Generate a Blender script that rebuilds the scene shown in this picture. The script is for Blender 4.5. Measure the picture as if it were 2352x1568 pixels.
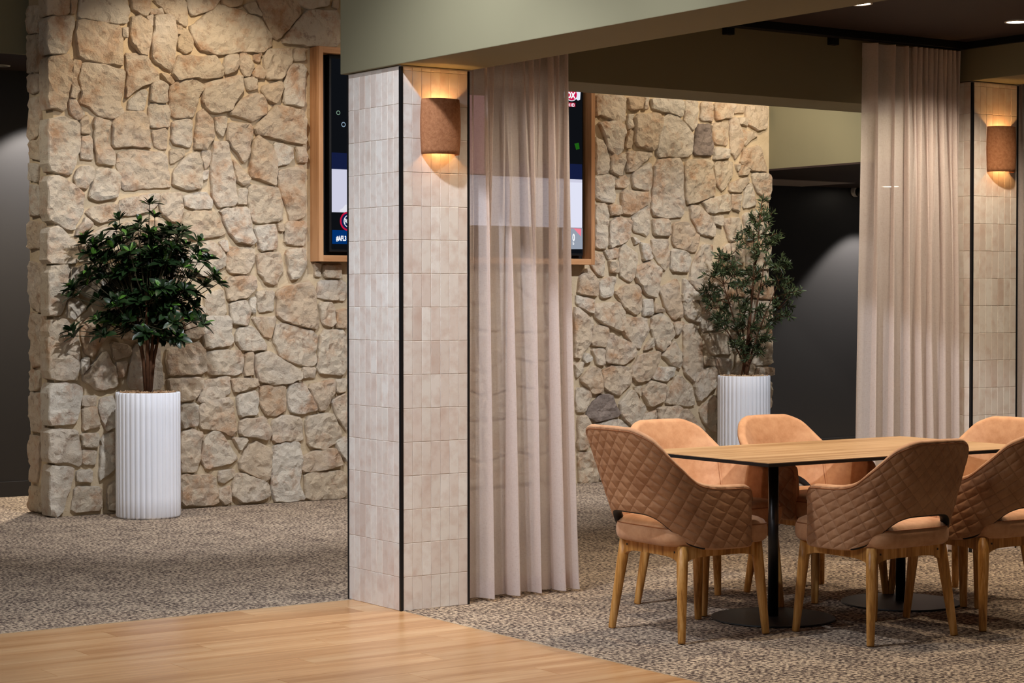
import bpy, bmesh, math, random
import numpy as np
from mathutils import Vector, Matrix, noise
R = random.Random(7)
PI = math.pi
for o in list(bpy.data.objects): bpy.data.objects.remove(o)
scn = bpy.context.scene
COL = scn.collection

# ------------------------------------------------------------------ camera
CAMH = 1.44
YAW = math.radians(55.191)            # view direction measured from world +X
cam_d = bpy.data.cameras.new('camera'); cam_d.sensor_width = 36.0
cam_d.lens = 36.0 * 4639.1 / 2352.0
cam_d.clip_end = 100
cam = bpy.data.objects.new('camera', cam_d); COL.objects.link(cam)
cam.location = (0, 0, CAMH)
cam.rotation_euler = (math.radians(90 - 1.1855), 0, YAW - PI/2)
scn.camera = cam

# ------------------------------------------------------------------ world, exposure
w = bpy.data.worlds.new('world'); scn.world = w; w.use_nodes = True
w.node_tree.nodes['Background'].inputs[0].default_value = (1.0, 0.98, 0.96, 1)
w.node_tree.nodes['Background'].inputs[1].default_value = 0.05
scn.view_settings.view_transform = 'Standard'
scn.view_settings.look = 'None'
scn.view_settings.exposure = 0.0
scn.view_settings.gamma = 1.0
scn.view_settings.use_curve_mapping = False

def kelvin(k):
    return {2200: (1.0, 0.50, 0.16), 2700: (1.0, 0.63, 0.32), 3000: (1.0, 0.74, 0.47), 3500: (1.0, 0.82, 0.62), 4000: (1.0, 0.90, 0.77), 5000: (1.0, 0.97, 0.93), 6000: (0.95, 0.98, 1.06)}[k]
def spot(name, loc, aim, power, size=60, blend=0.5, k=3000, rad=0.04):
    l = bpy.data.lights.new(name, 'SPOT'); l.energy = power; l.color = kelvin(k)
    l.spot_size = math.radians(size); l.spot_blend = blend; l.shadow_soft_size = rad
    o = bpy.data.objects.new(name, l); COL.objects.link(o); o.location = loc
    o.rotation_euler = (Vector(aim) - Vector(loc)).to_track_quat('-Z', 'Y').to_euler()
    return o
def area(name, loc, aim, power, sx, sy, k=4000):
    l = bpy.data.lights.new(name, 'AREA'); l.shape = 'RECTANGLE'; l.size = sx; l.size_y = sy; l.energy = power; l.color = kelvin(k)
    o = bpy.data.objects.new(name, l); COL.objects.link(o); o.location = loc
    o.rotation_euler = (Vector(aim) - Vector(loc)).to_track_quat('-Z', 'Y').to_euler()
    return o
# wall washers over the stone wall (ceiling at 3.8 m)
for x, pw in ((6.05, 80), (7.7, 12), (9.2, 14), (10.6, 66)):
    spot('wall_washer_light', (x, 11.60, 3.74), (x, 12.72, 1.6), pw, 108, 0.5, 3500, 0.04)
# downlights in the booth ceiling (2.9 m)
for x, pa, pb, pc in ((5.972, 84, 62, 8), (7.109, 62, 58, 10), (8.245, 125, 66, 12)):
    spot('booth_downlight_light', (x, 7.22, 2.885), (x, 7.22 + (0.25 if x > 8 else 0), 0), pa, 130, 0.6, 3500, 0.045)
    spot('booth_downlight_light', (x, 6.08, 2.885), (x, 6.08, 0), pb, 120, 0.6, 3500, 0.045)
    spot('booth_downlight_light', (x, 4.80, 2.885), (x, 4.80, 0), pc, 105, 0.6, 3500, 0.045)
# downlights of the main hall over the planks and the carpet aisle, plus added fill lights
spot('hall_down_fill_light', (3.8, 6.9, 3.74), (5.4, 7.8, 0.0), 265, 86, 1.0, 6000, 0.06)
spot('hall_fill_spot', (1.5, 4.4, 3.74), (5.45, 7.95, 0.25), 260, 30, 0.9, 6000, 0.08)  # added unseen narrow spots, brighten the feet of the curtains
spot('hall_fill_spot', (1.5, 4.4, 3.74), (8.25, 7.98, 0.55), 700, 24, 0.9, 6000, 0.08)
spot('hall_down_fill_light', (2.3, 6.9, 3.74), (2.8, 7.2, 0), 90, 80, 0.6, 6000, 0.06)
spot('hall_down_fill_light', (3.0, 9.4, 3.74), (4.2, 8.6, 0.0), 112, 70, 0.6, 6000, 0.06)
spot('hall_down_fill_light', (3.0, 12.3, 3.74), (5.1, 12.95, 1.7), 110, 50, 0.8, 4000, 0.06)  # added unseen spot, lights the left return of the stone wall
spot('hall_down_fill_light', (5.2, 9.6, 3.74), (5.7, 12.6, 0.1), 400, 72, 0.7, 6000, 0.06)
spot('hall_down_fill_light', (7.6, 9.6, 3.74), (7.4, 12.6, 0.5), 220, 78, 0.7, 6000, 0.06)
spot('hall_down_fill_light', (9.6, 9.6, 3.74), (10.0, 12.6, 0.1), 400, 64, 0.7, 6000, 0.06)
spot('hall_down_fill_light', (9.9, 10.3, 3.74), (11.47, 11.9, 2.8), 260, 62, 0.8, 4000, 0.06)  # added unseen spot, only there to brighten the right bulkhead
area('hall_fill_area', (0.5, 6.5, 3.7), (4.5, 6.2, 3.0), 66, 1.2, 1.2, 6000)  # added unseen fill, brightens the outer face of the sage beam
# lamps over the dark rear wall
spot('rear_downlight_light', (13.95, 13.74, 2.50), (13.95, 13.90, 0), 310, 88, 0.3, 4000, 0.03)
spot('rear_downlight_light', (5.62, 13.78, 3.10), (5.62, 13.95, 0), 420, 88, 0.3, 4000, 0.03)

# ------------------------------------------------------------------ material helpers
def srgb(r, g, b):
    f = lambda c: (c/255/12.92) if c/255 <= 0.04045 else ((c/255+0.055)/1.055)**2.4
    return (f(r), f(g), f(b), 1)
class M:
    def __init__(s, name):
        s.m = bpy.data.materials.new(name); s.m.use_nodes = True
        s.t = s.m.node_tree; s.b = s.t.nodes['Principled BSDF']; s.out = s.t.nodes['Material Output']
    def n(s, typ, **kw):
        nd = s.t.nodes.new('ShaderNode' + typ)
        for k, v in kw.items():
            if k in nd.inputs: nd.inputs[k].default_value = v
            else: setattr(nd, k, v)
        return nd
    def l(s, a, b): s.t.links.new(a, b)
    def coord(s, kind='Object', scale=(1, 1, 1), rot=(0, 0, 0)):
        c = s.n('TexCoord'); mp = s.n('Mapping'); mp.inputs['Scale'].default_value = scale; mp.inputs['Rotation'].default_value = rot
        s.l(c.outputs[kind], mp.inputs[0]); return mp.outputs[0]
    def noise(s, vec, scale, detail=4, rough=0.6):
        nd = s.n('TexNoise'); nd.inputs['Scale'].default_value = scale; nd.inputs['Detail'].default_value = detail; nd.inputs['Roughness'].default_value = rough
        s.l(vec, nd.inputs['Vector']); return nd.outputs['Fac']
    def ramp(s, fac, stops):
        r = s.n('ValToRGB'); e = r.color_ramp.elements
        while len(e) < len(stops): e.new(0.5)
        for i, (p, c) in enumerate(stops): e[i].position = p; e[i].color = c
        s.l(fac, r.inputs[0]); return r.outputs[0]
    def mix(s, fac, a, b, mode='MIX'):
        x = s.n('Mix'); x.data_type = 'RGBA'; x.blend_type = mode
        for sock, v in ((0, fac), (6, a), (7, b)):
            if hasattr(v, 'links'): s.l(v, x.inputs[sock])
            else: x.inputs[sock].default_value = v
        return x.outputs[2]
    def math(s, op, a, b=0.0):
        x = s.n('Math'); x.operation = op
        for i, v in ((0, a), (1, b)):
            if hasattr(v, 'links'): s.l(v, x.inputs[i])
            else: x.inputs[i].default_value = v
        return x.outputs[0]
    def color(s, c):
        if hasattr(c, 'links'): s.l(c, s.b.inputs['Base Color'])
        else: s.b.inputs['Base Color'].default_value = c
        return s
    def rough(s, v):
        if hasattr(v, 'links'): s.l(v, s.b.inputs['Roughness'])
        else: s.b.inputs['Roughness'].default_value = v
        return s
    def spec(s, v): s.b.inputs['Specular IOR Level'].default_value = v; return s
    def bump(s, h, strength=0.3, dist=0.01):
        b = s.n('Bump'); b.inputs['Strength'].default_value = strength; b.inputs['Distance'].default_value = dist
        s.l(h, b.inputs['Height']); s.l(b.outputs[0], s.b.inputs['Normal']); return s
def plain(name, c, rough=0.6, spec=0.3, var=0.08, scale=6, bump=0.0, metal=0):
    m = M(name); v = m.coord()
    f = m.noise(v, scale, 3)
    dk = tuple(x*(1-var) for x in c[:3]) + (1,); lt = tuple(min(1, x*(1+var)) for x in c[:3]) + (1,)
    m.color(m.ramp(f, [(0.3, dk), (0.7, lt)])).rough(rough).spec(spec)
    m.b.inputs['Metallic'].default_value = metal
    if bump: m.bump(m.noise(v, scale*30, 2), bump, 0.002)
    return m.m
MAT = {}
MAT['sage'] = plain('sage_paint', srgb(126, 122, 98), 0.7, 0.2, 0.02, 2)
MAT['black_paint'] = plain('charcoal_paint', srgb(45, 45, 48), 0.42, 0.4, 0.02, 2)
MAT['dark_ceiling'] = plain('dark_ceiling_paint', srgb(52, 42, 40), 0.7, 0.2, 0.03, 2)
MAT['white_ceiling'] = plain('white_ceiling_paint', srgb(225, 220, 210), 0.8, 0.2, 0.02, 2)
MAT['black_metal'] = plain('black_metal', srgb(16, 16, 18), 0.35, 0.5, 0.1, 20)
MAT['black_matt'] = plain('black_matt', srgb(10, 10, 11), 0.6, 0.3, 0.1, 20)
MAT['base_plate'] = plain('base_plate_metal', srgb(30, 27, 26), 0.5, 0.4, 0.1, 8, 0.2)
MAT['grout'] = plain('tile_grout', srgb(224, 212, 198), 0.85, 0.15, 0.05, 30)
MAT['white_plastic'] = plain('white_plastic', srgb(222, 222, 220), 0.4, 0.4, 0.02, 8)
MAT['pot'] = plain('white_planter', srgb(240, 242, 247), 0.5, 0.3, 0.02, 3)
MAT['panel'] = plain('ceiling_panel_grey', srgb(150, 142, 140), 0.6, 0.3, 0.04, 5)

def mat_mortar():
    m = M('sand_mortar'); v = m.coord()
    f = m.noise(v, 9, 6, 0.7)
    m.color(m.ramp(f, [(0.3, srgb(192, 172, 140)), (0.7, srgb(212, 193, 162))])).rough(0.9).spec(0.1)
    m.bump(m.noise(v, 60, 5, 0.7), 0.6, 0.01); return m.m
MAT['mortar'] = mat_mortar()
def mat_stone():
    m = M('sandstone'); v = m.coord()
    oi = m.n('ObjectInfo'); rnd = oi.outputs['Random']
    base = m.ramp(rnd, [(0.0, srgb(228, 207, 176)), (0.2, srgb(241, 228, 206)), (0.4, srgb(232, 209, 178)), (0.6, srgb(245, 236, 218)), (0.8, srgb(226, 201, 170)), (1.0, srgb(238, 224, 200))])
    # offset the pattern per stone
    c = m.n('TexCoord'); ad = m.n('VectorMath'); ad.operation = 'ADD'; cb = m.n('CombineXYZ')
    m.l(m.math('MULTIPLY', rnd, 40), cb.inputs[0]); m.l(m.math('MULTIPLY', rnd, 23), cb.inputs[1])
    m.l(c.outputs['Object'], ad.inputs[0]); m.l(cb.outputs[0], ad.inputs[1]); v = ad.outputs[0]
    f1 = m.noise(v, 5, 6, 0.7)
    col = m.mix(m.math('MULTIPLY', m.ramp(f1, [(0.50, (0, 0, 0, 1)), (0.66, (1, 1, 1, 1))]), 0.7), base, srgb(204, 150, 104))
    f2 = m.noise(v, 14, 6, 0.75)
    col = m.mix(m.math('MULTIPLY', m.ramp(f2, [(0.55, (0, 0, 0, 1)), (0.66, (1, 1, 1, 1))]), 0.55), col, srgb(152, 112, 84))
    f3 = m.noise(v, 3, 4, 0.6)
    col = m.mix(m.math('MULTIPLY', m.ramp(f3, [(0.5, (0, 0, 0, 1)), (0.7, (1, 1, 1, 1))]), 0.5), col, srgb(240, 232, 218))
    m.color(col).rough(0.92).spec(0.12)
    h = m.math('ADD', m.noise(v, 20, 9, 0.8), m.math('MULTIPLY', m.noise(v, 90, 5, 0.75), 0.6))
    m.bump(h, 1.0, 0.020); return m
MAT['stone'] = mat_stone().m
def mat_grey_stone():
    m = M('grey_stone'); v = m.coord(); f = m.noise(v, 7, 6, 0.7)
    m.color(m.ramp(f, [(0.3, srgb(120, 108, 100)), (0.7, srgb(172, 156, 144))])).rough(0.92).spec(0.12)
    m.bump(m.noise(v, 25, 8, 0.75), 1.0, 0.02); return m.m
MAT['grey_stone'] = mat_grey_stone()
def mat_tile():
    m = M('zellige_tile'); v = m.coord()
    rnd = m.n('ObjectInfo').outputs['Random']
    base = m.ramp(rnd, [(0.0, srgb(228, 222, 213)), (0.3, srgb(225, 216, 207)), (0.5, srgb(235, 231, 224)), (0.7, srgb(220, 207, 197)), (0.85, srgb(231, 225, 217)), (1.0, srgb(212, 197, 186))])
    c = m.n('TexCoord'); ad = m.n('VectorMath'); ad.operation = 'ADD'; cb = m.n('CombineXYZ')
    m.l(m.math('MULTIPLY', rnd, 30), cb.inputs[0]); m.l(c.outputs['Object'], ad.inputs[0]); m.l(cb.outputs[0], ad.inputs[1])
    f = m.noise(ad.outputs[0], 14, 4, 0.6)
    col = m.mix(m.math('MULTIPLY', m.ramp(f, [(0.45, (0, 0, 0, 1)), (0.7, (1, 1, 1, 1))]), 0.5), base, srgb(198, 170, 154))
    m.color(col).rough(0.32).spec(0.4)
    m.bump(m.noise(ad.outputs[0], 16, 3), 0.25, 0.006); return m.m
MAT['tile'] = mat_tile()
def mat_carpet():
    m = M('speckled_carpet'); v = m.coord()
    f = m.noise(v, 56, 3, 0.6); g = m.noise(v, 6, 3, 0.6); h = m.noise(v, 200, 2, 0.5)
    ff = m.math('ADD', m.math('ADD', f, m.math('MULTIPLY', m.math('SUBTRACT', g, 0.5), 0.22)), m.math('MULTIPLY', m.math('SUBTRACT', h, 0.5), 0.16))
    m.color(m.ramp(ff, [(0.41, srgb(84, 72, 66)), (0.46, srgb(112, 97, 88)), (0.51, srgb(166, 148, 130)), (0.59, srgb(212, 192, 166))])).rough(0.95).spec(0.08)
    m.bump(m.noise(v, 260, 2), 0.8, 0.006); return m.m
MAT['carpet'] = mat_carpet()
def mat_wood(name, c1, c2, c3, sc, rough, axis='X', world=False, spec=0.35, rnd_amt=0.3, bump=0.1):
    m = M(name)
    s = (sc*0.06, sc, sc) if axis == 'X' else ((sc, sc*0.06, sc) if axis == 'Y' else (sc, sc, sc*0.06))
    rnd = m.n('ObjectInfo').outputs['Random']
    c = m.n('TexCoord'); ad = m.n('VectorMath'); ad.operation = 'ADD'; cb = m.n('CombineXYZ')
    for i in range(3): m.l(m.math('MULTIPLY', rnd, 17+9*i), cb.inputs[i])
    mp = m.n('Mapping'); mp.inputs['Scale'].default_value = s
    m.l(c.outputs['Object'], ad.inputs[0]); m.l(cb.outputs[0], ad.inputs[1]); m.l(ad.outputs[0], mp.inputs[0]); v = mp.outputs[0]
    f = m.noise(v, 1.0, 6, 0.62); g = m.noise(v, 5.0, 4, 0.6)
    ff = m.math('ADD', m.math('MULTIPLY', f, 0.75), m.math('MULTIPLY', g, 0.25))
    col = m.ramp(ff, [(0.40, c1), (0.5, c2), (0.60, c3)])
    dk = tuple(x*(1-rnd_amt) for x in (0.95, 0.9, 0.85)) + (1,)
    col = m.mix(m.math('MULTIPLY', rnd, 1.0), col, m.mix(1.0, col, dk, 'MULTIPLY'))
    m.color(col).rough(rough).spec(spec)
    m.bump(ff, bump, 0.003); return m.m
MAT['floor_wood'] = mat_wood('oak_plank', srgb(188, 138, 90), srgb(208, 162, 114), srgb(220, 180, 134), 9, 0.28, 'X', spec=0.45, rnd_amt=0.12, bump=0.05)
MAT['table_wood'] = mat_wood('table_oak', srgb(156, 120, 82), srgb(180, 146, 106), srgb(193, 161, 122), 12, 0.42, 'X', rnd_amt=0.0, bump=0.04)
MAT['frame_wood'] = mat_wood('frame_oak', srgb(166, 118, 78), srgb(188, 140, 98), srgb(202, 156, 114), 14, 0.45, 'Z', rnd_amt=0.05)
MAT['leg_wood'] = mat_wood('leg_ash', srgb(160, 108, 50), srgb(202, 146, 74), srgb(222, 172, 106), 40, 0.4, 'Z', rnd_amt=0.1)
def mat_leather():
    m = M('tan_leather'); v = m.coord()
    f = m.noise(v, 7, 6, 0.65); g = m.noise(v, 30, 4, 0.6)
    ff = m.math('ADD', m.math('MULTIPLY', f, 0.7), m.math('MULTIPLY', g, 0.3))
    m.color(m.ramp(ff, [(0.34, srgb(174, 122, 82)), (0.5, srgb(196, 146, 106)), (0.66, srgb(210, 163, 122))])).rough(0.6).spec(0.3)
    m.b.inputs['Sheen Weight'].default_value = 0.15
    m.bump(m.noise(v, 300, 3), 0.15, 0.002); return m.m
MAT['leather'] = mat_leather()
def mat_quilt():
    m = M('quilted_leather_shaded'); v = m.coord()
    f = m.noise(v, 7, 6, 0.65); g = m.noise(v, 30, 4, 0.6)
    ff = m.math('ADD', m.math('MULTIPLY', f, 0.7), m.math('MULTIPLY', g, 0.3))
    uv = m.n('UVMap'); uv.uv_map = 'quilt'; sp = m.n('SeparateXYZ'); m.l(uv.outputs[0], sp.inputs[0])
    d1 = m.math('ABSOLUTE', m.math('SINE', m.math('MULTIPLY', sp.outputs[0], PI))); d2 = m.math('ABSOLUTE', m.math('SINE', m.math('MULTIPLY', sp.outputs[1], PI)))
    d = m.math('MINIMUM', d1, d2)
    line = m.ramp(d, [(0.0, (1, 1, 1, 1)), (0.09, (0, 0, 0, 1))])
    col = m.ramp(ff, [(0.34, srgb(146, 102, 70)), (0.5, srgb(166, 122, 88)), (0.66, srgb(182, 138, 102))])  # same leather as inside, darkened to put the outer side's shade into colour
    m.color(m.mix(m.math('MULTIPLY', line, 0.35), col, srgb(120, 76, 48))).rough(0.62).spec(0.3)
    h = m.math('ADD', m.math('POWER', d, 0.5), m.math('MULTIPLY', m.noise(v, 300, 3), 0.05))
    m.bump(h, 0.55, 0.006); return m.m
MAT['quilt'] = mat_quilt()
MAT['piping'] = plain('leather_piping', srgb(150, 96, 60), 0.5, 0.3, 0.05, 20)
def mat_curtain():
    m = M('linen_sheer'); v = m.coord()
    weave = m.math('ADD', m.noise(m.coord('Object', (700, 700, 60)), 1, 2), m.noise(m.coord('Object', (50, 50, 900)), 1, 2))
    col = m.ramp(weave, [(0.75, srgb(226, 214, 209)), (1.2, srgb(244, 236, 233))])
    col = m.mix(0.0, col, col)
    m.color(col).rough(0.85).spec(0.1)
    m.bump(weave, 0.15, 0.001)
    tl = m.n('BsdfTranslucent'); m.l(col, tl.inputs[0])
    tp = m.n('BsdfTransparent'); tp.inputs[0].default_value = (1, 0.97, 0.94, 1)
    a = m.n('MixShader'); a.inputs[0].default_value = 0.48
    m.l(m.b.outputs[0], a.inputs[1]); m.l(tl.outputs[0], a.inputs[2])
    b = m.n('MixShader'); b.inputs[0].default_value = 0.20
    m.l(a.outputs[0], b.inputs[1]); m.l(tp.outputs[0], b.inputs[2]); m.l(b.outputs[0], m.out.inputs[0])
    return m.m
MAT['curtain'] = mat_curtain()
def mat_sconce():
    m = M('terracotta_shade'); v = m.coord()
    m.color(m.ramp(m.noise(v, 60, 6, 0.75), [(0.3, srgb(142, 92, 60)), (0.7, srgb(182, 128, 90))])).rough(0.8).spec(0.2)
    m.bump(m.noise(v, 160, 4), 0.5, 0.004); return m.m
MAT['sconce'] = mat_sconce()
def mat_leaf(name, a, b, rough=0.35):
    m = M(name); rnd = m.n('ObjectInfo').outputs['Random']; v = m.coord()
    g = m.n('NewGeometry').outputs['Random Per Island']
    f = m.math('ADD', m.math('MULTIPLY', rnd, 0.5), m.math('MULTIPLY', g, 0.5))
    m.color(m.mix(f, a, b)).rough(rough).spec(0.4); return m.m
MAT['leaf'] = mat_leaf('waxy_leaf', srgb(12, 24, 12), srgb(36, 58, 28))
MAT['leaf_young'] = mat_leaf('young_leaf', srgb(60, 98, 36), srgb(84, 126, 46))
MAT['olive_leaf'] = mat_leaf('olive_leaf', srgb(26, 40, 20), srgb(92, 106, 66), 0.45)
MAT['twig'] = plain('green_twig', srgb(52, 48, 30), 0.7, 0.2, 0.2, 30)
MAT['bark'] = plain('brown_bark', srgb(92, 62, 42), 0.8, 0.2, 0.25, 30, 0.6)
MAT['pebble'] = mat_leaf('pebble', srgb(120, 82, 50), srgb(222, 190, 150), 0.7)
def emit(name, c, s):
    m = M(name); e = m.n('Emission'); e.inputs[0].default_value = c; e.inputs[1].default_value = s
    m.l(e.outputs[0], m.out.inputs[0]); return m.m
MAT['lamp_white'] = emit('lamp_glow', (1.0, 0.86, 0.68, 1), 12)
MAT['bulb'] = emit('bulb_glow', (1.0, 0.62, 0.28, 1), 8)

# ------------------------------------------------------------------ object helpers
def mesh(name, verts, faces, mat, smooth=False):
    me = bpy.data.meshes.new(name); me.from_pydata([tuple(v) for v in verts], [], faces)
    for m_ in (mat if isinstance(mat, (list, tuple)) else [mat]): me.materials.append(m_)
    if smooth: me.polygons.foreach_set('use_smooth', [True]*len(me.polygons))
    me.update(); return me
def obj(name, me, parent=None, loc=(0, 0, 0), rot=(0, 0, 0), **props):
    o = bpy.data.objects.new(name, me); COL.objects.link(o)
    o.location = loc; o.rotation_euler = rot
    if parent: o.parent = parent
    for k, v in props.items(): o[k] = v
    return o
def bm_obj(name, bm, mat, parent=None, loc=(0, 0, 0), rot=(0, 0, 0), smooth=False, **props):
    me = bpy.data.meshes.new(name); bm.to_mesh(me); bm.free()
    for m_ in (mat if isinstance(mat, (list, tuple)) else [mat]): me.materials.append(m_)
    if smooth: me.polygons.foreach_set('use_smooth', [True]*len(me.polygons))
    return obj(name, me, parent, loc, rot, **props)
def add_box(bm, x0, x1, y0, y1, z0, z1, bev=0.0, seg=2):
    r = bmesh.ops.create_cube(bm, size=1.0); vs = r['verts']
    for v in vs:
        v.co = Vector(((x0+x1)/2 + v.co.x*(x1-x0), (y0+y1)/2 + v.co.y*(y1-y0), (z0+z1)/2 + v.co.z*(z1-z0)))
    if bev:
        es = list({e for v in vs for e in v.link_edges})
        bmesh.ops.bevel(bm, geom=es, offset=bev, segments=seg, affect='EDGES', profile=0.5)
def box(name, x0, x1, y0, y1, z0, z1, mat, parent=None, bev=0.0, **props):
    bm = bmesh.new(); add_box(bm, x0, x1, y0, y1, z0, z1, bev)
    return bm_obj(name, bm, mat, parent, **props)
def tube(bm, pts, rad, n=8, cap=True):
    pts = [Vector(p) for p in pts]; rings = []
    for i, p in enumerate(pts):
        d = (pts[min(i+1, len(pts)-1)] - pts[max(i-1, 0)])
        if d.length < 1e-6: d = Vector((0, 0, 1))
        d.normalize(); a = d.orthogonal() if abs(d.z) > 0.9 else d.cross(Vector((0, 0, 1)))
        a.normalize(); b = d.cross(a); r = rad[i] if isinstance(rad, (list, tuple)) else rad
        rings.append([bm.verts.new(p + (a*math.cos(2*PI*k/n) + b*math.sin(2*PI*k/n))*r) for k in range(n)])
    for i in range(len(rings)-1):
        # match ring start to avoid twist
        A, B = rings[i], rings[i+1]
        off = min(range(n), key=lambda q: (A[0].co - pts[i] - (B[q].co - pts[i+1])).length)
        B = B[off:] + B[:off]; rings[i+1] = B
        for k in range(n): bm.faces.new((A[k], A[(k+1) % n], B[(k+1) % n], B[k]))
    if cap:
        bm.faces.new(rings[0][::-1]); bm.faces.new(rings[-1])
def lathe(bm, prof, n=48, fn=None):
    rings = []
    for r, z in prof:
        rings.append([bm.verts.new((r*math.cos(2*PI*k/n)*(fn(k, n, r, z) if fn else 1), r*math.sin(2*PI*k/n)*(fn(k, n, r, z) if fn else 1), z)) for k in range(n)])
    for i in range(len(rings)-1):
        for k in range(n): bm.faces.new((rings[i][k], rings[i][(k+1) % n], rings[i+1][(k+1) % n], rings[i+1][k]))
    return rings
def thing(name, label, cat, loc=(0, 0, 0), rz=0, group=None, kind=None):
    o = obj(name, None, None, loc, (0, 0, rz)); o.empty_display_size = 0.1
    o['label'] = label; o['category'] = cat
    if group: o['group'] = group
    if kind: o['kind'] = kind
    return o
def tag(o, label, cat, group=None, kind=None):
    o['label'] = label; o['category'] = cat
    if group: o['group'] = group
    if kind: o['kind'] = kind
    return o
def copy_tree(o, parent=None):
    kids = [c for c in bpy.data.objects if c.parent == o]
    c = o.copy(); COL.objects.link(c); c.parent = parent
    for k in kids: copy_tree(k, c)
    return c
def S(o, label, cat): return tag(o, label, cat, kind='structure')

# ================================================================== THE SETTING
CX0, CX1, CY0, CY1 = 4.894, 5.270, 7.937, 8.420        # near pillar footprint
WY = 12.700                                             # face of the mortar of the stone wall
# floor: carpet slab; the timber corner lies flush with it
XA, YA = CX0 + 0.012, CY1 - 0.035
cz = 0.0
def poly_slab(name, pts, z0, z1, mat, parent=None):
    n = len(pts); v = [(x, y, z1) for x, y in pts] + [(x, y, z0) for x, y in pts]
    f = [tuple(range(n)), tuple(range(2*n-1, n-1, -1))] + [(i, i+n, (i+1) % n + n, (i+1) % n) for i in range(n)]
    return obj(name, mesh(name, v, f, mat), parent)
fl = poly_slab('floor', [(-4, YA), (XA, YA), (XA, -4), (18, -4), (18, 14.6), (-4, 14.6)][::1], -0.10, 0.0, MAT['carpet'])
S(fl, 'speckled brown and beige carpet floor', 'floor')
fb = poly_slab('floor', [(-4, -4), (XA, -4), (XA, YA), (-4, YA)], -0.10, -0.006, MAT['floor_wood'])
S(fb, 'honey oak plank floor in front of the tiled pillar', 'floor')
PW, PL = 0.178, 1.22
row = 0; y = YA - 0.004
plank_me = {}
while y > 2.6:
    y0 = max(y - PW, 2.6)
    x = -0.6 + (row*0.47 % PL) - PL
    while x < XA - 0.01:
        x1 = min(x + PL, XA - 0.004)
        if x1 > 0.2 and x1 - x > 0.02:
            key = (round(x1-x, 3), round(y-y0, 3))
            if key not in plank_me:
                bm = bmesh.new(); add_box(bm, 0.0006, x1-x-0.0006, 0.0006, y-y0-0.0006, -0.006, 0.0, 0.0007, 1)
                me = bpy.data.meshes.new('plank'); bm.to_mesh(me); bm.free(); me.materials.append(MAT['floor_wood']); plank_me[key] = me
            obj('plank', plank_me[key], fb, (x, y0, 0.0))
        x += PL
    y -= PW; row += 1
# slim metal strips where timber meets carpet
bm = bmesh.new(); add_box(bm, -3.9, XA, YA-0.004, YA, -0.01, 0.0015)
bm2 = bm; add_box(bm, XA-0.004, XA, 2.0, YA, -0.01, 0.0015)
S(bm_obj('trim_1', bm, plain('strip', srgb(200, 180, 150), 0.4)), 'thin metal strip between carpet and planks', 'trim')

# ---- stone wall
def parse(t): return [[tuple(int(a)/200 for a in q.split(',')) for q in s.split()] for s in t.split(';')]

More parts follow.
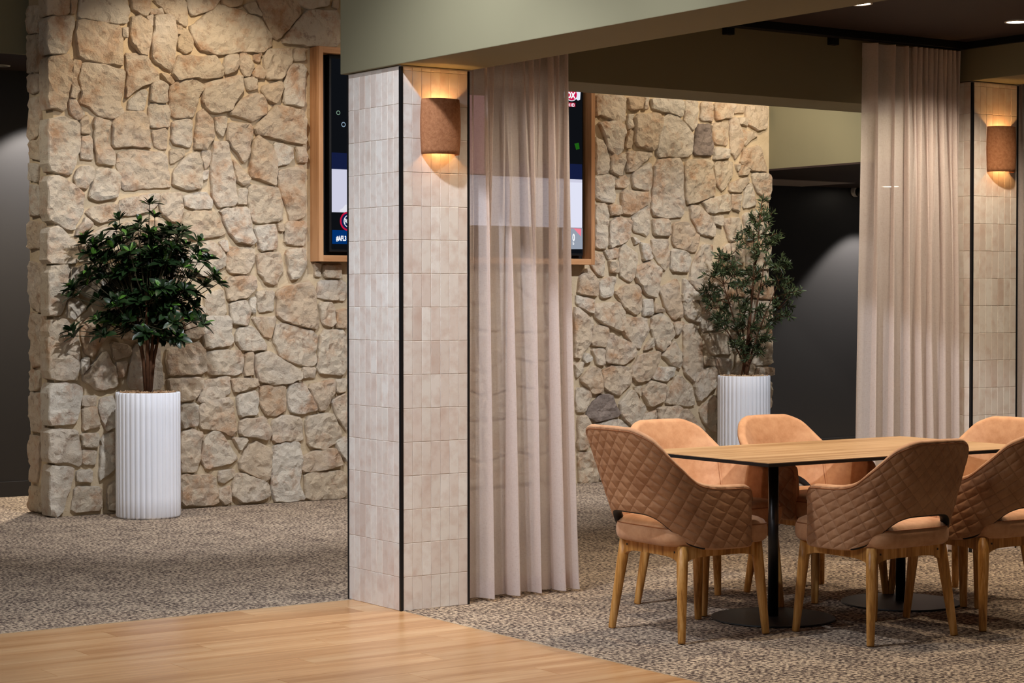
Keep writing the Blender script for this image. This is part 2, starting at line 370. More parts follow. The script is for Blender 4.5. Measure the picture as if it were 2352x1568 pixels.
STONES_FRONT = """1052,684 1061,685 1058,667 1053,667;1065,688 1131,693 1134,677 1132,660 1109,659 1081,662 1063,662;1138,694 1166,696 1164,679 1159,673 1150,673 1140,681;1171,694 1220,698 1221,663 1208,666 1192,679 1181,685;1221,701 1271,705 1259,689 1229,678 1224,684;1272,705 1305,708 1300,698 1286,694 1275,698;1308,698 1325,705 1336,686 1319,689;1327,710 1395,716 1397,693 1361,655 1351,659 1341,681;1389,715 1444,720 1441,709 1412,702 1395,706;1234,668 1265,694 1280,696 1330,683 1350,659 1350,644 1335,635 1305,634 1269,627 1239,632 1230,648 1225,662;1409,700 1459,703 1459,652 1412,650 1366,652 1392,683;1452,717 1459,718 1459,707 1450,709;1061,657 1071,660 1124,656 1126,608 1124,603 1064,608 1059,642;1138,668 1150,671 1160,667 1168,655 1161,618 1150,621 1138,634 1136,653;1162,671 1170,674 1169,660 1165,662;1171,673 1201,676 1205,649 1201,624 1198,600 1187,603 1169,615 1168,639 1173,653;1205,663 1211,661 1210,651 1205,653;1213,658 1221,657 1229,643 1227,630 1217,626 1207,632 1207,639;1167,682 1181,684 1184,676 1168,675;1124,652 1132,654 1132,641 1125,643;1129,619 1160,619 1177,594 1176,586 1149,575 1129,559 1134,586;1207,622 1223,623 1242,621 1264,626 1275,606 1275,597 1250,593 1229,594 1207,588 1198,597;1068,603 1098,602 1128,595 1126,576 1121,552 1127,540 1111,531 1090,534 1078,545 1063,549 1068,563 1065,582;1054,606 1066,605 1063,591 1058,581 1054,583;1052,576 1058,579 1062,567 1058,555 1050,557;1049,553 1060,551 1071,535 1063,527 1050,534;1136,558 1155,573 1160,568 1158,554 1155,544 1133,544;1168,581 1178,586 1190,581 1189,556 1165,557;1195,578 1207,587 1229,592 1246,583 1237,568 1234,551 1228,538 1198,537 1194,561;1182,596 1189,596 1201,587 1197,583 1189,587;1279,625 1297,630 1298,614 1291,606 1279,601 1276,610;1302,629 1313,631 1323,615 1316,601 1309,602 1302,611;1249,587 1305,602 1306,582 1294,566 1288,553 1270,547 1253,548 1243,561 1245,578;1323,631 1334,633 1331,621 1324,623;1319,605 1334,618 1341,606 1338,598 1324,600;1344,639 1381,644 1381,624 1368,601 1344,598 1338,626;1386,643 1404,646 1404,628 1386,627;1308,597 1326,601 1328,583 1313,581;1338,589 1364,595 1368,586 1358,564 1344,569 1335,581;1381,620 1404,623 1404,563 1369,566 1371,596;1283,546 1305,567 1319,576 1335,576 1342,564 1341,552 1324,538;1330,536 1358,563 1403,555 1405,510 1380,511 1352,517 1327,520 1323,528;1164,552 1191,553 1194,544 1192,524 1165,521;1111,528 1126,540 1152,543 1160,535 1166,494 1141,496 1110,492;1167,516 1190,521 1190,494 1174,495;1198,532 1226,535 1227,507 1222,498 1196,503;1236,546 1245,550 1257,537 1261,513 1246,495 1230,497 1234,524;1262,540 1280,541 1280,529 1272,514 1265,521;1065,525 1075,532 1078,509 1066,510;1083,531 1106,527 1104,508 1100,499 1112,485 1112,469 1088,470 1085,491;1066,504 1080,506 1081,476 1075,474 1064,476;1285,534 1318,533 1320,523 1313,488 1306,479 1282,509 1281,524;1321,508 1330,519 1352,502 1358,485 1357,449 1341,454 1315,462;1353,510 1383,504 1385,489 1375,481 1359,477;1389,504 1403,504 1408,492 1406,483 1392,484;1118,485 1139,489 1188,489 1193,445 1193,441 1159,440 1126,435 1117,471;1195,492 1216,494 1215,484 1201,476 1195,474;1200,464 1220,487 1235,491 1242,475 1241,442 1220,439 1197,445;1243,493 1255,493 1255,476 1248,468 1244,476;1259,506 1282,507 1285,482 1292,460 1295,421 1266,416 1258,432 1256,469;1288,482 1299,475 1315,458 1313,451 1306,447 1295,455;1243,465 1251,466 1251,456 1243,454;1060,459 1067,465 1082,465 1085,455 1072,435 1060,438 1056,450;1087,462 1113,463 1121,452 1119,437 1115,425 1090,420 1076,424 1082,446;1313,448 1360,447 1367,423 1366,400 1321,395 1315,414;1296,442 1311,443 1310,422 1296,422;1360,470 1405,479 1404,406 1380,400 1373,420 1363,443;1123,423 1178,434 1175,417 1164,408 1136,402 1123,401 1119,414;1179,432 1211,435 1212,411 1208,393 1193,396 1179,410;1215,431 1247,437 1258,425 1255,413 1217,414;1217,409 1262,411 1277,381 1268,376 1225,371 1210,389;1270,413 1313,417 1318,386 1324,369 1318,365 1293,369 1279,388;1072,405 1085,413 1115,416 1118,404 1113,397 1092,391 1080,396;1059,381 1072,397 1081,389 1077,383 1057,372;1061,362 1069,374 1102,385 1115,382 1110,361 1089,346 1067,350;1125,392 1177,396 1206,384 1212,365 1177,359 1125,364;1321,391 1357,394 1357,360 1332,357;1360,395 1369,395 1369,385 1362,385;1374,398 1404,400 1403,365 1371,367;1224,363 1257,369 1277,351 1276,334 1244,319 1220,333;1282,361 1321,360 1322,342 1312,324 1282,326;1326,352 1363,355 1366,330 1356,309 1340,312 1329,327;1371,357 1403,362 1404,335 1394,320 1380,317;1268,368 1281,371 1282,356 1277,356;1049,329 1069,334 1082,327 1069,308 1049,308;1125,359 1172,355 1177,321 1135,311 1120,332;1180,355 1212,358 1217,326 1182,318;1276,319 1323,321 1325,304 1312,292 1282,286;1326,299 1354,301 1353,273 1330,271;1316,288 1325,291 1323,269 1316,272;1285,283 1309,287 1316,269 1309,252 1287,256;1246,294 1274,304 1280,267 1249,266;1248,265 1286,265 1288,225 1246,221 1242,243;1214,277 1244,280 1246,243 1233,234 1215,236;1318,263 1358,264 1348,234 1337,237;1297,247 1318,251 1341,224 1340,217 1304,217 1293,232;1357,297 1368,305 1414,315 1426,246 1397,250 1360,262;1419,340 1430,340 1429,320 1420,322;1435,338 1463,338 1461,319 1435,320;1426,315 1470,316 1470,287 1446,288 1423,292;1426,284 1449,283 1454,256 1446,249 1432,254;1455,272 1471,274 1471,246 1455,248;1357,252 1368,254 1423,241 1421,200 1417,193 1394,195 1365,206 1354,229;1429,244 1470,243 1471,189 1464,179 1423,183;1190,221 1235,229 1246,218 1245,186 1192,185 1187,204;1247,217 1298,217 1304,207 1302,183 1249,184;1308,212 1319,215 1320,183 1306,182;1323,210 1346,215 1368,201 1397,186 1395,175 1379,170 1351,169 1331,172 1323,192;1400,191 1420,190 1418,176 1400,177;1190,180 1241,181 1242,169 1230,152 1208,149 1192,165;1247,176 1283,182 1284,158 1270,151 1235,146 1238,162;1287,178 1326,178 1329,167 1292,157;1295,153 1326,160 1327,127 1298,125;1333,167 1371,166 1372,131 1357,124 1340,125 1331,142;1379,168 1402,169 1421,134 1420,129 1394,125 1379,130 1375,153;1408,165 1450,174 1450,156 1436,131 1426,130;1455,172 1471,174 1471,156 1455,154;1446,141 1471,153 1471,97 1455,120;1210,143 1232,145 1234,115 1213,112 1208,121;1236,137 1246,147 1287,151 1294,106 1288,97 1267,107 1238,110;1301,120 1340,122 1349,101 1345,90 1298,99;1352,116 1368,124 1397,120 1399,89 1394,87 1351,86;1404,119 1446,126 1462,97 1458,84 1434,72 1408,79;1208,106 1227,109 1240,103 1236,66 1232,52 1209,51;1246,95 1259,105 1273,100 1296,66 1287,61 1248,53 1239,68;1287,96 1312,93 1299,76;1312,83 1326,87 1347,76 1345,35 1337,33 1300,51 1299,61;1351,78 1368,85 1396,84 1398,56 1393,26 1402,3 1382,1 1352,3 1348,41;1399,64 1420,70 1452,74 1462,58 1461,49 1425,43 1399,43;1453,84 1471,89 1471,53 1458,69;1402,41 1469,41 1471,1 1405,1;1208,47 1259,45 1266,8 1256,3 1209,6;1267,50 1291,51 1289,41 1275,32 1267,35;1267,25 1284,28 1284,7 1275,2 1266,13;1292,44 1303,44 1345,28 1345,8 1303,3 1286,17;1066,159 1085,159 1084,146 1065,146;1066,143 1085,144 1091,118 1066,114;1065,108 1087,109 1086,91 1066,92;1066,87 1085,86 1083,67 1065,69;1093,106 1111,110 1112,62 1088,44;1058,60 1078,60 1077,44 1058,46;1055,39 1091,36 1092,6 1050,5;1101,36 1112,43 1112,5 1101,7;1116,105 1203,102 1205,53 1119,55;1116,52 1203,48 1205,4 1119,7;1117,153 1203,151 1203,107 1117,112;1091,154 1112,159 1113,117 1099,113 1089,142;1066,256 1079,266 1104,244 1081,211 1069,218 1064,240;1097,220 1112,194 1115,172 1089,166 1064,183;1107,232 1135,225 1135,213 1112,207;1113,203 1130,205 1125,184 1114,184;1064,207 1074,211 1075,199 1064,188;1047,287 1059,291 1073,277 1054,261 1046,266;1112,258 1143,244 1148,234 1125,234;1140,227 1177,226 1184,166 1130,167;1052,325 1082,334 1110,335 1123,313 1099,292 1074,291 1054,308;1133,335 1172,338 1176,304 1135,301;1180,338 1217,338 1214,304 1181,304;1125,297 1174,299 1172,263 1140,249 1115,265;1180,299 1211,299 1209,267 1177,260;1153,256 1209,258 1209,233 1156,234;1924,610 1983,611 1981,574 1971,568 1935,578 1924,577;1987,610 2021,611 2015,593 1993,590;2023,611 2029,612 2027,592 2019,595;2035,611 2101,612 2099,583 2080,588 2039,593;2105,611 2134,611 2132,578 2122,563 2105,577;2141,611 2162,611 2164,580 2137,582;2168,611 2213,611 2203,588 2171,583;2213,610 2233,611 2231,598 2209,595;2237,610 2270,611 2268,573 2259,571 2237,580;1929,566 1963,570 1981,564 1973,523 1963,516 1947,528 1939,550;1989,582 1999,582 1997,562 1988,560;1987,555 1997,556 1995,529 1983,530;2003,583 2051,587 2058,574 2041,526 2003,534;2058,578 2072,586 2093,583 2122,558 2118,521 2045,517;2132,573 2156,574 2158,554 2164,541 2162,525 2122,523;2160,576 2198,581 2196,542 2168,544;2201,585 2216,589 2229,557 2231,544 2214,520 2203,533;2218,589 2237,590 2237,577 2220,579;2227,571 2264,563 2233,542;2233,537 2264,545 2271,502 2251,503 2225,514;2169,538 2199,536 2196,521 2166,517;1924,543 1939,537 1949,516 1949,488 1924,485;1955,515 1981,520 1981,501 1971,485 1953,491;1985,524 2039,523 1999,493 1985,492;1922,482 1959,485 1961,451 1959,441 1924,446;1997,489 2035,510 2033,462 1997,467;1965,476 1983,486 1991,473 1979,465 1965,466;2043,512 2101,516 2101,422 2068,420 2035,424;2105,514 2160,518 2164,489 2169,460 2135,449 2108,442;2169,513 2207,517 2207,494 2186,467 2173,476;2214,510 2222,511 2220,501;2227,511 2244,505 2238,495 2222,494;2203,480 2238,491 2244,485 2225,465 2201,467;2249,498 2275,499 2279,480 2275,453 2260,469;1975,462 2031,459 2029,443 1995,423 1975,426;2141,449 2201,464 2203,435 2156,429;2205,461 2225,461 2223,435 2207,438;2238,475 2249,482 2260,446 2229,440;1922,437 1943,439 1948,419 1945,369 1922,370;1951,438 1973,437 1973,423 1951,422;1997,429 2031,440 2031,389 1999,398;1953,410 1967,418 1993,415 1993,388 1979,379 1951,370;2038,418 2072,417 2074,390 2040,392;2081,412 2110,415 2137,391 2127,365 2081,374;2118,442 2139,440 2169,411 2165,391 2135,397 2118,423;2165,424 2184,426 2182,408 2167,414;2186,421 2225,424 2229,393 2203,382;2231,432 2273,436 2275,400 2238,386;1924,362 1939,359 1941,325 1928,328 1914,343;1941,366 1967,369 1967,356 1951,352;1951,350 1967,350 1967,331 1953,331;1971,366 1983,376 2009,360 2003,325 1991,316 1971,328;1997,388 2013,382 2003,376;2013,379 2031,376 2036,354 2019,352;2036,386 2072,383 2073,345 2062,335 2040,361;2077,371 2110,365 2118,352 2110,332 2077,335;2003,338 2036,351 2056,335 2044,292 2024,297 2003,322;2122,345 2143,378 2165,375 2161,330 2144,297 2114,316;1893,325 1908,337 1926,319 1928,294 1889,297;1932,319 1963,325 1959,294 1934,290;2190,379 2234,383 2229,347 2182,343;2238,380 2275,393 2276,340 2238,340;2169,336 2225,337 2212,294 2165,287;2229,333 2273,334 2269,294 2225,291;2102,326 2139,291 2102,281;1962,299 1984,311 2009,311 2017,289 2016,272 2006,263 1984,274;2019,289 2038,287 2038,264 2019,262;2041,284 2064,269 2041,268;2052,307 2093,322 2100,261 2083,256 2064,277;2101,299 2116,307 2137,276 2137,251 2106,259;1886,294 1921,289 1919,267 1904,270 1886,284;1881,275 1892,274 1918,255 1912,218 1892,197 1883,198;1922,282 1969,284 1981,267 1977,237 1938,250 1922,262;1980,259 2025,259 2029,237 2014,210 2006,212 1978,235;2037,259 2057,267 2078,249 2082,229 2061,205 2048,212 2035,239;2083,251 2100,251 2096,234 2085,231;1921,249 1948,246 1944,213 1913,217;1950,236 2000,217 2006,202 1981,185 1944,188 1945,218;2025,214 2038,227 2040,212 2022,207;2103,246 2123,249 2141,220 2143,177 2126,153 2103,173;2058,199 2083,221 2098,203 2096,176 2077,184;2139,292 2162,271 2192,261 2193,238 2141,237;1916,210 1941,211 1941,184 1928,186;1899,196 1907,205 1916,194 1904,189;1884,188 1901,189 1899,175 1886,165;1997,178 2013,200 2053,204 2053,189 2032,159 2007,156 1997,165;2035,162 2051,179 2083,178 2082,166 2064,156;1938,176 1959,183 1994,180 1995,155 1970,135 1941,147;1893,162 1919,184 1935,176 1936,142 1919,140;2126,150 2139,172 2169,177 2171,146 2134,121;2069,138 2093,168 2119,147 2126,119 2116,114 2067,120;2018,137 2032,157 2067,151 2061,124 2032,116;1886,151 1913,147 1916,138 1904,111 1887,112;1910,116 1932,137 1953,138 1970,109 1966,102 1926,96 1907,104;1972,124 1997,146 2022,115 2022,110 2010,90 1994,88 1975,104;2000,148 2018,150 2014,132;2022,105 2046,109 2045,91 2016,92;2050,114 2097,115 2093,92 2051,91;2100,107 2113,109 2143,78 2140,60 2116,81 2097,90;2136,106 2171,133 2171,69 2149,85;1889,104 1904,106 1916,86 1907,55 1889,53;1889,48 1926,49 1929,2 1892,-2;2146,233 2189,233 2206,199 2162,197;2193,233 2218,225 2218,202 2210,204;2146,195 2166,192 2168,179 2147,181;2172,192 2203,189 2200,163 2176,164;2237,227 2278,240 2283,214 2282,180 2258,178 2230,199;2230,194 2258,175 2254,162 2206,163;2261,175 2282,175 2284,160 2258,162;2142,322 2196,322 2189,294 2149,297;2199,322 2243,323 2243,292 2196,294;2247,328 2281,323 2281,289 2247,292;2199,289 2240,289 2237,240 2199,240;2243,287 2283,284 2282,245 2244,243;1919,91 1969,99 1991,83 1988,46 1932,46 1913,62;1997,83 2045,86 2051,46 1994,46;2055,86 2113,76 2116,41 2058,43;1932,41 1994,41 2000,-2 1935,-1;2004,41 2064,41 2071,-3 2007,-2;2074,38 2130,36 2136,-3 2077,-3;2176,156 2227,158 2227,103 2179,105;2234,155 2280,154 2280,102 2234,103;2176,100 2280,96 2281,42 2180,43"""
STONES_CORNER = """1019,687 1051,689 1048,666 1036,663 1019,663;1019,659 1055,663 1056,652 1047,614 1019,612;1019,605 1047,612 1054,603 1054,581 1049,571 1043,538 1019,542;1019,523 1037,530 1063,523 1064,497 1060,478 1050,452 1019,460;1019,449 1036,451 1068,431 1067,405 1052,378 1019,395;1019,381 1036,384 1059,362 1062,348 1055,336 1019,336;1019,331 1048,334 1045,294 1037,269 1019,268;1019,259 1041,262 1059,244 1062,202 1057,182 1036,181 1019,186;1019,177 1053,176 1067,169 1058,131 1053,123 1019,122;1019,117 1058,114 1062,88 1063,66 1041,73 1019,73;1019,68 1053,64 1050,44 1042,28 1038,9 1030,1 1019,3"""
STONES_SIDE = """2621,685 2561,676 2565,643 2622,647;2622,645 2574,640 2565,608 2581,593 2622,594;2616,591 2581,589 2588,566 2616,566;2620,558 2582,558 2576,526 2598,504 2620,503;2614,500 2576,503 2555,478 2573,473 2614,479;2618,472 2586,469 2589,446 2618,450;2615,443 2561,438 2571,401 2615,401;2622,395 2565,389 2572,358 2619,357;2619,340 2566,334 2573,270 2617,280;2617,270 2563,266 2570,202 2615,196;2618,193 2583,192 2587,168 2618,165;2622,162 2562,162 2568,111 2619,111;2622,104 2578,104 2595,43 2620,43;2620,36 2566,33 2570,4 2621,2"""
from mathutils.geometry import delaunay_2d_cdt
def resample(P, step=0.035):
    out = []
    for i in range(len(P)):
        a = Vector(P[i]); b = Vector(P[(i+1) % len(P)]); n = max(1, int(round((b-a).length/step)))
        for k in range(n): out.append(a + (b-a)*(k/n))
    return out
def chaikin(P, t=0.22):
    out = []
    for i in range(len(P)):
        a = Vector(P[i]); b = Vector(P[(i+1) % len(P)])
        out += [a + (b-a)*t, a + (b-a)*(1-t)]
    return out
def stone_geo(P, h, back, seed, origin=None):
    """outline P in (u, z); returns verts (u, depth, z) about the centroid, depth < 0 stands proud of the mortar"""
    A = sum(P[i][0]*P[(i+1) % len(P)][1]-P[(i+1) % len(P)][0]*P[i][1] for i in range(len(P)))
    if A < 0: P = P[::-1]
    c = sum((Vector(p) for p in P), Vector((0, 0)))/len(P)
    P = [Vector(p) + (Vector(p)-c).normalized()*0.0085 for p in P]
    P = resample(chaikin(P, 0.12), 0.03)
    c = sum(P, Vector((0, 0)))/len(P)
    rmin = min((p-c).length for p in P)
    Q = []
    for p in P:
        nz = Vector((noise.noise(Vector((p.x*26, p.y*26, seed))), noise.noise(Vector((p.x*26, p.y*26, seed+9)))))
        Q.append(p + nz*0.009)
    tilt = Vector((noise.noise(Vector((seed, 1.3, 0))), noise.noise(Vector((seed, 7.7, 0)))))*0.12
    n = len(Q); V = []; F = []
    def ht(p, k): return -(h*k) + tilt.dot(p-c)*0.35*k - noise.noise(Vector((p.x*11, p.y*11, seed)))*0.017*k - noise.noise(Vector((p.x*28, p.y*28, seed+3)))*0.015*k
    levels = [(0.0, None, back), (0.0, 0.66, None), (min(0.006, rmin*0.15), 0.94, None)]
    for ins, k, dep in levels:
        for p in Q:
            d = (c-p); L = d.length; q = p + d*(ins/L if L > 1e-6 else 0)
            V.append((q.x-c.x, dep if k is None else ht(q, k), q.y-c.y))
    for r in range(2):
        for i in range(n): F.append((r*n+i, r*n+(i+1) % n, (r+1)*n+(i+1) % n, (r+1)*n+i))
    ring = [Vector((V[2*n+i][0]+c.x, V[2*n+i][2]+c.y)) for i in range(n)]
    pts = list(ring); rr = random.Random(int(seed*100)); st = 0.026
    x0 = min(q.x for q in ring); x1 = max(q.x for q in ring); y0 = min(q.y for q in ring); y1 = max(q.y for q in ring)
    yy = y0 + st*0.5; row = 0
    while yy < y1:
        xx = x0 + (st*0.5 if row % 2 else 0)
        while xx < x1:
            q = Vector((xx + rr.uniform(-.3, .3)*st, yy + rr.uniform(-.3, .3)*st))
            if min((q-e).length for e in ring) > 0.014:
                ins_ = False; jj = n-1
                for ii in range(n):
                    a, b = ring[ii], ring[jj]
                    if (a.y > q.y) != (b.y > q.y) and q.x < (b.x-a.x)*(q.y-a.y)/(b.y-a.y)+a.x: ins_ = not ins_
                    jj = ii
                if ins_: pts.append(q)
            xx += st
        yy += st*0.87; row += 1
    res = delaunay_2d_cdt(pts, [(i, (i+1) % n) for i in range(n)], [], 1, 1e-6)
    vo, fo, orig = res[0], res[2], res[3]
    idx = []
    for q, og in zip(vo, orig):
        if og and og[0] < n: idx.append(2*n+og[0])
        else: idx.append(len(V)); V.append((q.x-c.x, ht(q, 1.05), q.y-c.y))
    for f in fo: F.append(tuple(idx[i] for i in f))
    return V, F, c
wall = S(box('wall_back', 5.142, 11.455, WY, 13.12, 0, 3.8, MAT['mortar']), 'pale sandstone crazy-paved feature wall with sandy mortar joints', 'wall')
side = S(box('wall_side', 5.140, 5.150, WY+0.002, 13.121, 0.0, 3.799, MAT['mortar']), 'narrow left return of the sandstone feature wall', 'wall')
fs = [[(a + 0.065 if a > 11.33 else a, b) for a, b in q] for q in parse(STONES_FRONT)]
def cen(q): return (sum(a for a, b in q)/len(q), sum(b for a, b in q)/len(q))
GREY = [min(range(len(fs)), key=lambda i: (cen(fs[i])[0]-gx)**2 + (cen(fs[i])[1]-gz)**2) for gx, gz in ((9.617, 0.588), (10.736, 2.672))]
for i, p in enumerate(fs):
    h = 0.028 + 0.022*((i*37 % 11)/11)
    V, F, c = stone_geo(p, h, 0.01, i*1.37)
    o = obj('stone', mesh('stone', V, F, MAT['grey_stone'] if i in GREY else MAT['stone']), wall, (c.x, WY, c.y))
    if i in GREY: o['label'] = 'darker grey stone'
for i, p in enumerate(parse(STONES_CORNER)):
    V, F, c = stone_geo(p, 0.038, 0.115, 400+i*2.1)
    obj('stone', mesh('stone', V, F, MAT['stone']), side, (c.x, WY, c.y))
for i, p in enumerate(parse(STONES_SIDE)):
    V, F, c = stone_geo([(-a, b) for a, b in p], 0.028, 0.01, 500+i*2.1)
    obj('stone', mesh('stone', V, F, MAT['stone']), side, (5.142, -c.x, c.y), (0, 0, -PI/2))
# the stretches of wall the pillar, curtain and beam cover
V2, F2 = [], []
def fill(x0, x1, z0, z1, cw, ch, seed):
    rr = random.Random(seed); nx = max(2, round((x1-x0)/cw)); nz = max(2, round((z1-z0)/ch)); G = {}
    for i in range(nx+1):
        for j in range(nz+1):
            ex = 0 < i < nx; ez = 0 < j < nz
            G[i, j] = Vector((x0+(x1-x0)*i/nx + (rr.uniform(-.3, .3)*cw if ex else 0), z0+(z1-z0)*j/nz + ((rr.uniform(-.3, .3)*ch + (0.16*ch if i % 2 else -0.16*ch)) if ez else 0)))
    for i in range(nx):
        for j in range(nz):
            q = [G[i, j], G[i+1, j], G[i+1, j+1], G[i, j+1]]; c = sum(q, Vector((0, 0)))/4
            q = [a + (c-a).normalized()*0.022 for a in q]
            V, F, c = stone_geo([tuple(a) for a in q], 0.036, 0.01, 700+i*17+j+seed)
            k = len(V2); V2.extend([(v[0]+c.x, v[1]+WY, v[2]+c.y) for v in V]); F2.extend([tuple(t+k for t in f) for f in F])
fill(7.37, 9.39, 0.02, 1.69, 0.27, 0.23, 1)
fill(7.42, 9.53, 3.27, 3.79, 0.34, 0.26, 2); fill(9.56, 11.44, 3.12, 3.79, 0.28, 0.22, 3)
obj('stone', mesh('stone_fill', V2, F2, MAT['stone']), wall, kind='stuff')

# ---- dark rear wall, its soffits and sage bulkheads
rw = S(box('wall_rear', -4, 18, 14.2, 14.3, 0, 3.8, MAT['black_paint']), 'charcoal painted rear wall with lamp pools on it', 'wall')
S(box('baseboard_rear', -4, 18, 14.188, 14.2, 0, 0.112, MAT['black_paint'], bev=0.003), 'charcoal baseboard along the rear wall', 'baseboard')
S(box('strip_2', 5.585, 5.625, 14.17, 14.2, 0.0, 3.11, MAT['black_matt']), 'black upright strip on the rear wall beside the stone', 'trim')  # thin dark upright next to the stone edge
S(box('bulkhead', -4, 5.6, 13.202, 13.26, 3.11, 3.8, MAT['sage']), 'sage bulkhead above the dark left recess', 'bulkhead')
S(box('ceiling_recess', -4, 11.47, 13.26, 14.2, 3.11, 3.16, MAT['dark_ceiling']), 'dark soffit over the left recess', 'ceiling')
S(box('bulkhead', 11.458, 18, 11.232, 14.2, 2.535, 3.8, MAT['sage']), 'pale sage bulkhead right of the stone wall', 'bulkhead')
S(box('ceiling_recess', 11.458, 18, 11.232, 14.2, 2.52, 2.535, MAT['dark_ceiling']), 'dark low soffit over the right recess', 'ceiling')
S(box('trim_3', 12.1, 13.22, 13.48, 14.19, 2.512, 2.52, MAT['panel'], bev=0.002), 'light grey ceiling panel in the low right soffit', 'panel')
S(box('ceiling', -4, 18, 8.455, 14.3, 3.8, 3.9, MAT['white_ceiling']), 'pale main ceiling over the aisle', 'ceiling')
# ---- beams
S(box('beam', 4.874, 5.288, -1.0, 8.455, 2.52, 3.9, MAT['sage'], bev=0.003), 'sage green beam resting on the near tiled pillar', 'beam')
S(box('beam', 5.288, 14.0, 8.067, 8.455, 2.52, 3.9, MAT['sage']), 'sage cross beam behind the curtains', 'beam')
S(box('beam', 8.70, 9.082, -1.0, 8.067, 2.682, 3.0, MAT['sage'], bev=0.003), 'sage beam on the far tiled pillar', 'beam')
S(box('ceiling_booth', 5.288, 8.70, -1.0, 8.067, 2.90, 2.96, MAT['dark_ceiling']), 'dark brown ceiling over the dining table', 'ceiling')
S(box('ceiling_booth', 9.082, 14.0, -1.0, 8.067, 2.90, 2.96, MAT['dark_ceiling']), 'dark brown ceiling of the next booth', 'ceiling')
S(box('trim_4', 8.672, 8.70, -1.0, 8.02, 2.862, 2.90, MAT['black_matt']), 'black strip along the far beam', 'trim')

# ---- tiled pillars
def tile_mesh(w, h, t=0.008):
    bm = bmesh.new(); add_box(bm, -w/2, w/2, -t, 0.004, -h/2, h/2, 0.0016, 2)
    me = bpy.data.meshes.new('tile'); bm.to_mesh(me); bm.free(); me.materials.append(MAT['tile'])
    me.polygons.foreach_set('use_smooth', [False]*len(me.polygons)); return me
def pillar(x0, x1, y0, y1, top, label, faces):
    p = thing('pillar', label, 'pillar', ((x0+x1)/2, (y0+y1)/2, 0), kind='structure')
    ox, oy = p.location.x, p.location.y
    def b(nm, a, bb, c, d, e, f, m, bev=0): return box(nm, a-ox, bb-ox, c-oy, d-oy, e, f, m, p, bev)
    b('core', x0+0.0022, x1-0.004, y0+0.0022, y1-0.004, 0, top, MAT['grout'])
    b('edge_trim', x0-0.003, x0+0.012, y0-0.003, y0+0.012, 0, top-0.004, MAT['black_metal'], 0.001)
    b('edge_trim', x0-0.003, x0+0.006, y1-0.006, y1+0.003, 0, top-0.004, MAT['black_metal'], 0.001)
    b('edge_trim', x1-0.006, x1+0.004, y0-0.003, y0+0.006, 0, top-0.004, MAT['black_metal'], 0.001)
    rh = 0.1561; rows = int(top/rh)
    def face(n, a0, a1, fn, rz):
        wdt = (a1-a0)/n
        m1 = tile_mesh(wdt-0.0012, rh-0.0014); rest = top-0.004-rows*rh; m2 = tile_mesh(wdt-0.0012, rest-0.001)
        for r in range(rows+1):
            for k in range(n):
                u = a0 + (k+0.5)*wdt
                z = (r+0.5)*rh if r < rows else rows*rh+rest/2
                x, y = fn(u)
                o = obj('tile', m1 if r < rows else m2, p, (x-ox, y-oy, z + R.uniform(-.0006, .0006)), (R.uniform(-.004, .004), R.uniform(-.002, .002), rz + R.uniform(-.012, .012)))
    face(7, x0+0.013, x1-0.007, lambda u: (u, y0+0.008), 0)
    face(9, y0+0.013, y1-0.007, lambda u: (x0+0.008, u), -PI/2)
    return p
pillar(CX0, CX1, CY0, CY1, 2.517, 'square pillar clad in stacked cream zellige tiles beside the planks', 1)
pillar(8.700, 9.079, CY0, CY1, 2.677, 'second tiled pillar behind the far end of the dining table', 1)

# ---- wall sconces
def sconce(x, z0, z1, label):
    t = thing('wall_sconce', label, 'wall light', (x, CY0, (z0+z1)/2), group='terracotta sconces on the tiled pillars')
    H = z1-z0; V = []; F = []; NA, NZ = 28, 12
    for sgn, off in ((0, 0.0), (1, -0.008)):
        for j in range(NZ+1):
            tt = j/NZ; k = 0.955 + 0.06*(1-(2*tt-1)**2)
            for i in range(NA+1):
                a = PI*i/NA
                V.append((-(0.101*k+off)*math.cos(a), -((0.088*k+off)*abs(math.sin(a))**0.8+0.004), (tt-0.5)*H))
    W_ = NA+1; n0 = (NZ+1)*W_
    for j in range(NZ):
        for i in range(NA):
            a = j*W_+i; F.append((a, a+1, a+1+W_, a+W_)); F.append((n0+a, n0+a+W_, n0+a+1+W_, n0+a+1))
    for i in range(NA):
        F.append((i, n0+i, n0+i+1, i+1)); b = NZ*W_+i; F.append((b, b+1, n0+b+1, n0+b))
    for j in range(NZ):
        a = j*W_; F.append((a, a+W_, n0+a+W_, n0+a)); a = j*W_+NA; F.append((a, n0+a, n0+a+W_, a+W_))
    obj('shade', mesh('shade', V, F, MAT['sconce'], True), t)
    box('back_plate', -0.05, 0.05, -0.014, -0.0005, -0.09, 0.09, MAT['white_plastic'], t, 0.002)
    bm = bmesh.new(); tube(bm, [(0, -0.042, -0.05), (0, -0.042, -0.03), (0, -0.042, 0.03), (0, -0.042, 0.05)], [0.010, 0.016, 0.016, 0.010], 12)
    bm_obj('bulb', bm, MAT['bulb'], t, smooth=True)
    for dz, sgn in ((0.06, 0.95), (-0.06, -0.65)):
        l = bpy.data.lights.new('sconce_light', 'SPOT'); l.energy = SCONCE_W*abs(sgn); l.color = (1.0, 0.49, 0.16)
        l.spot_size = math.radians(125); l.spot_blend = 0.3; l.shadow_soft_size = 0.015
        o = bpy.data.objects.new('sconce_light', l); COL.objects.link(o); o.parent = t
        o.location = (0, -0.050, dz*1.0); o.rotation_euler = (PI if sgn > 0 else 0, 0, 0)
    return t
SCONCE_W = 2.2
sconce(5.100, 2.114, 2.370, 'brown terracotta half-round sconce glowing on the near pillar')
sconce(8.915, 2.170, 2.428, 'brown terracotta half-round sconce on the far pillar behind the curtain')

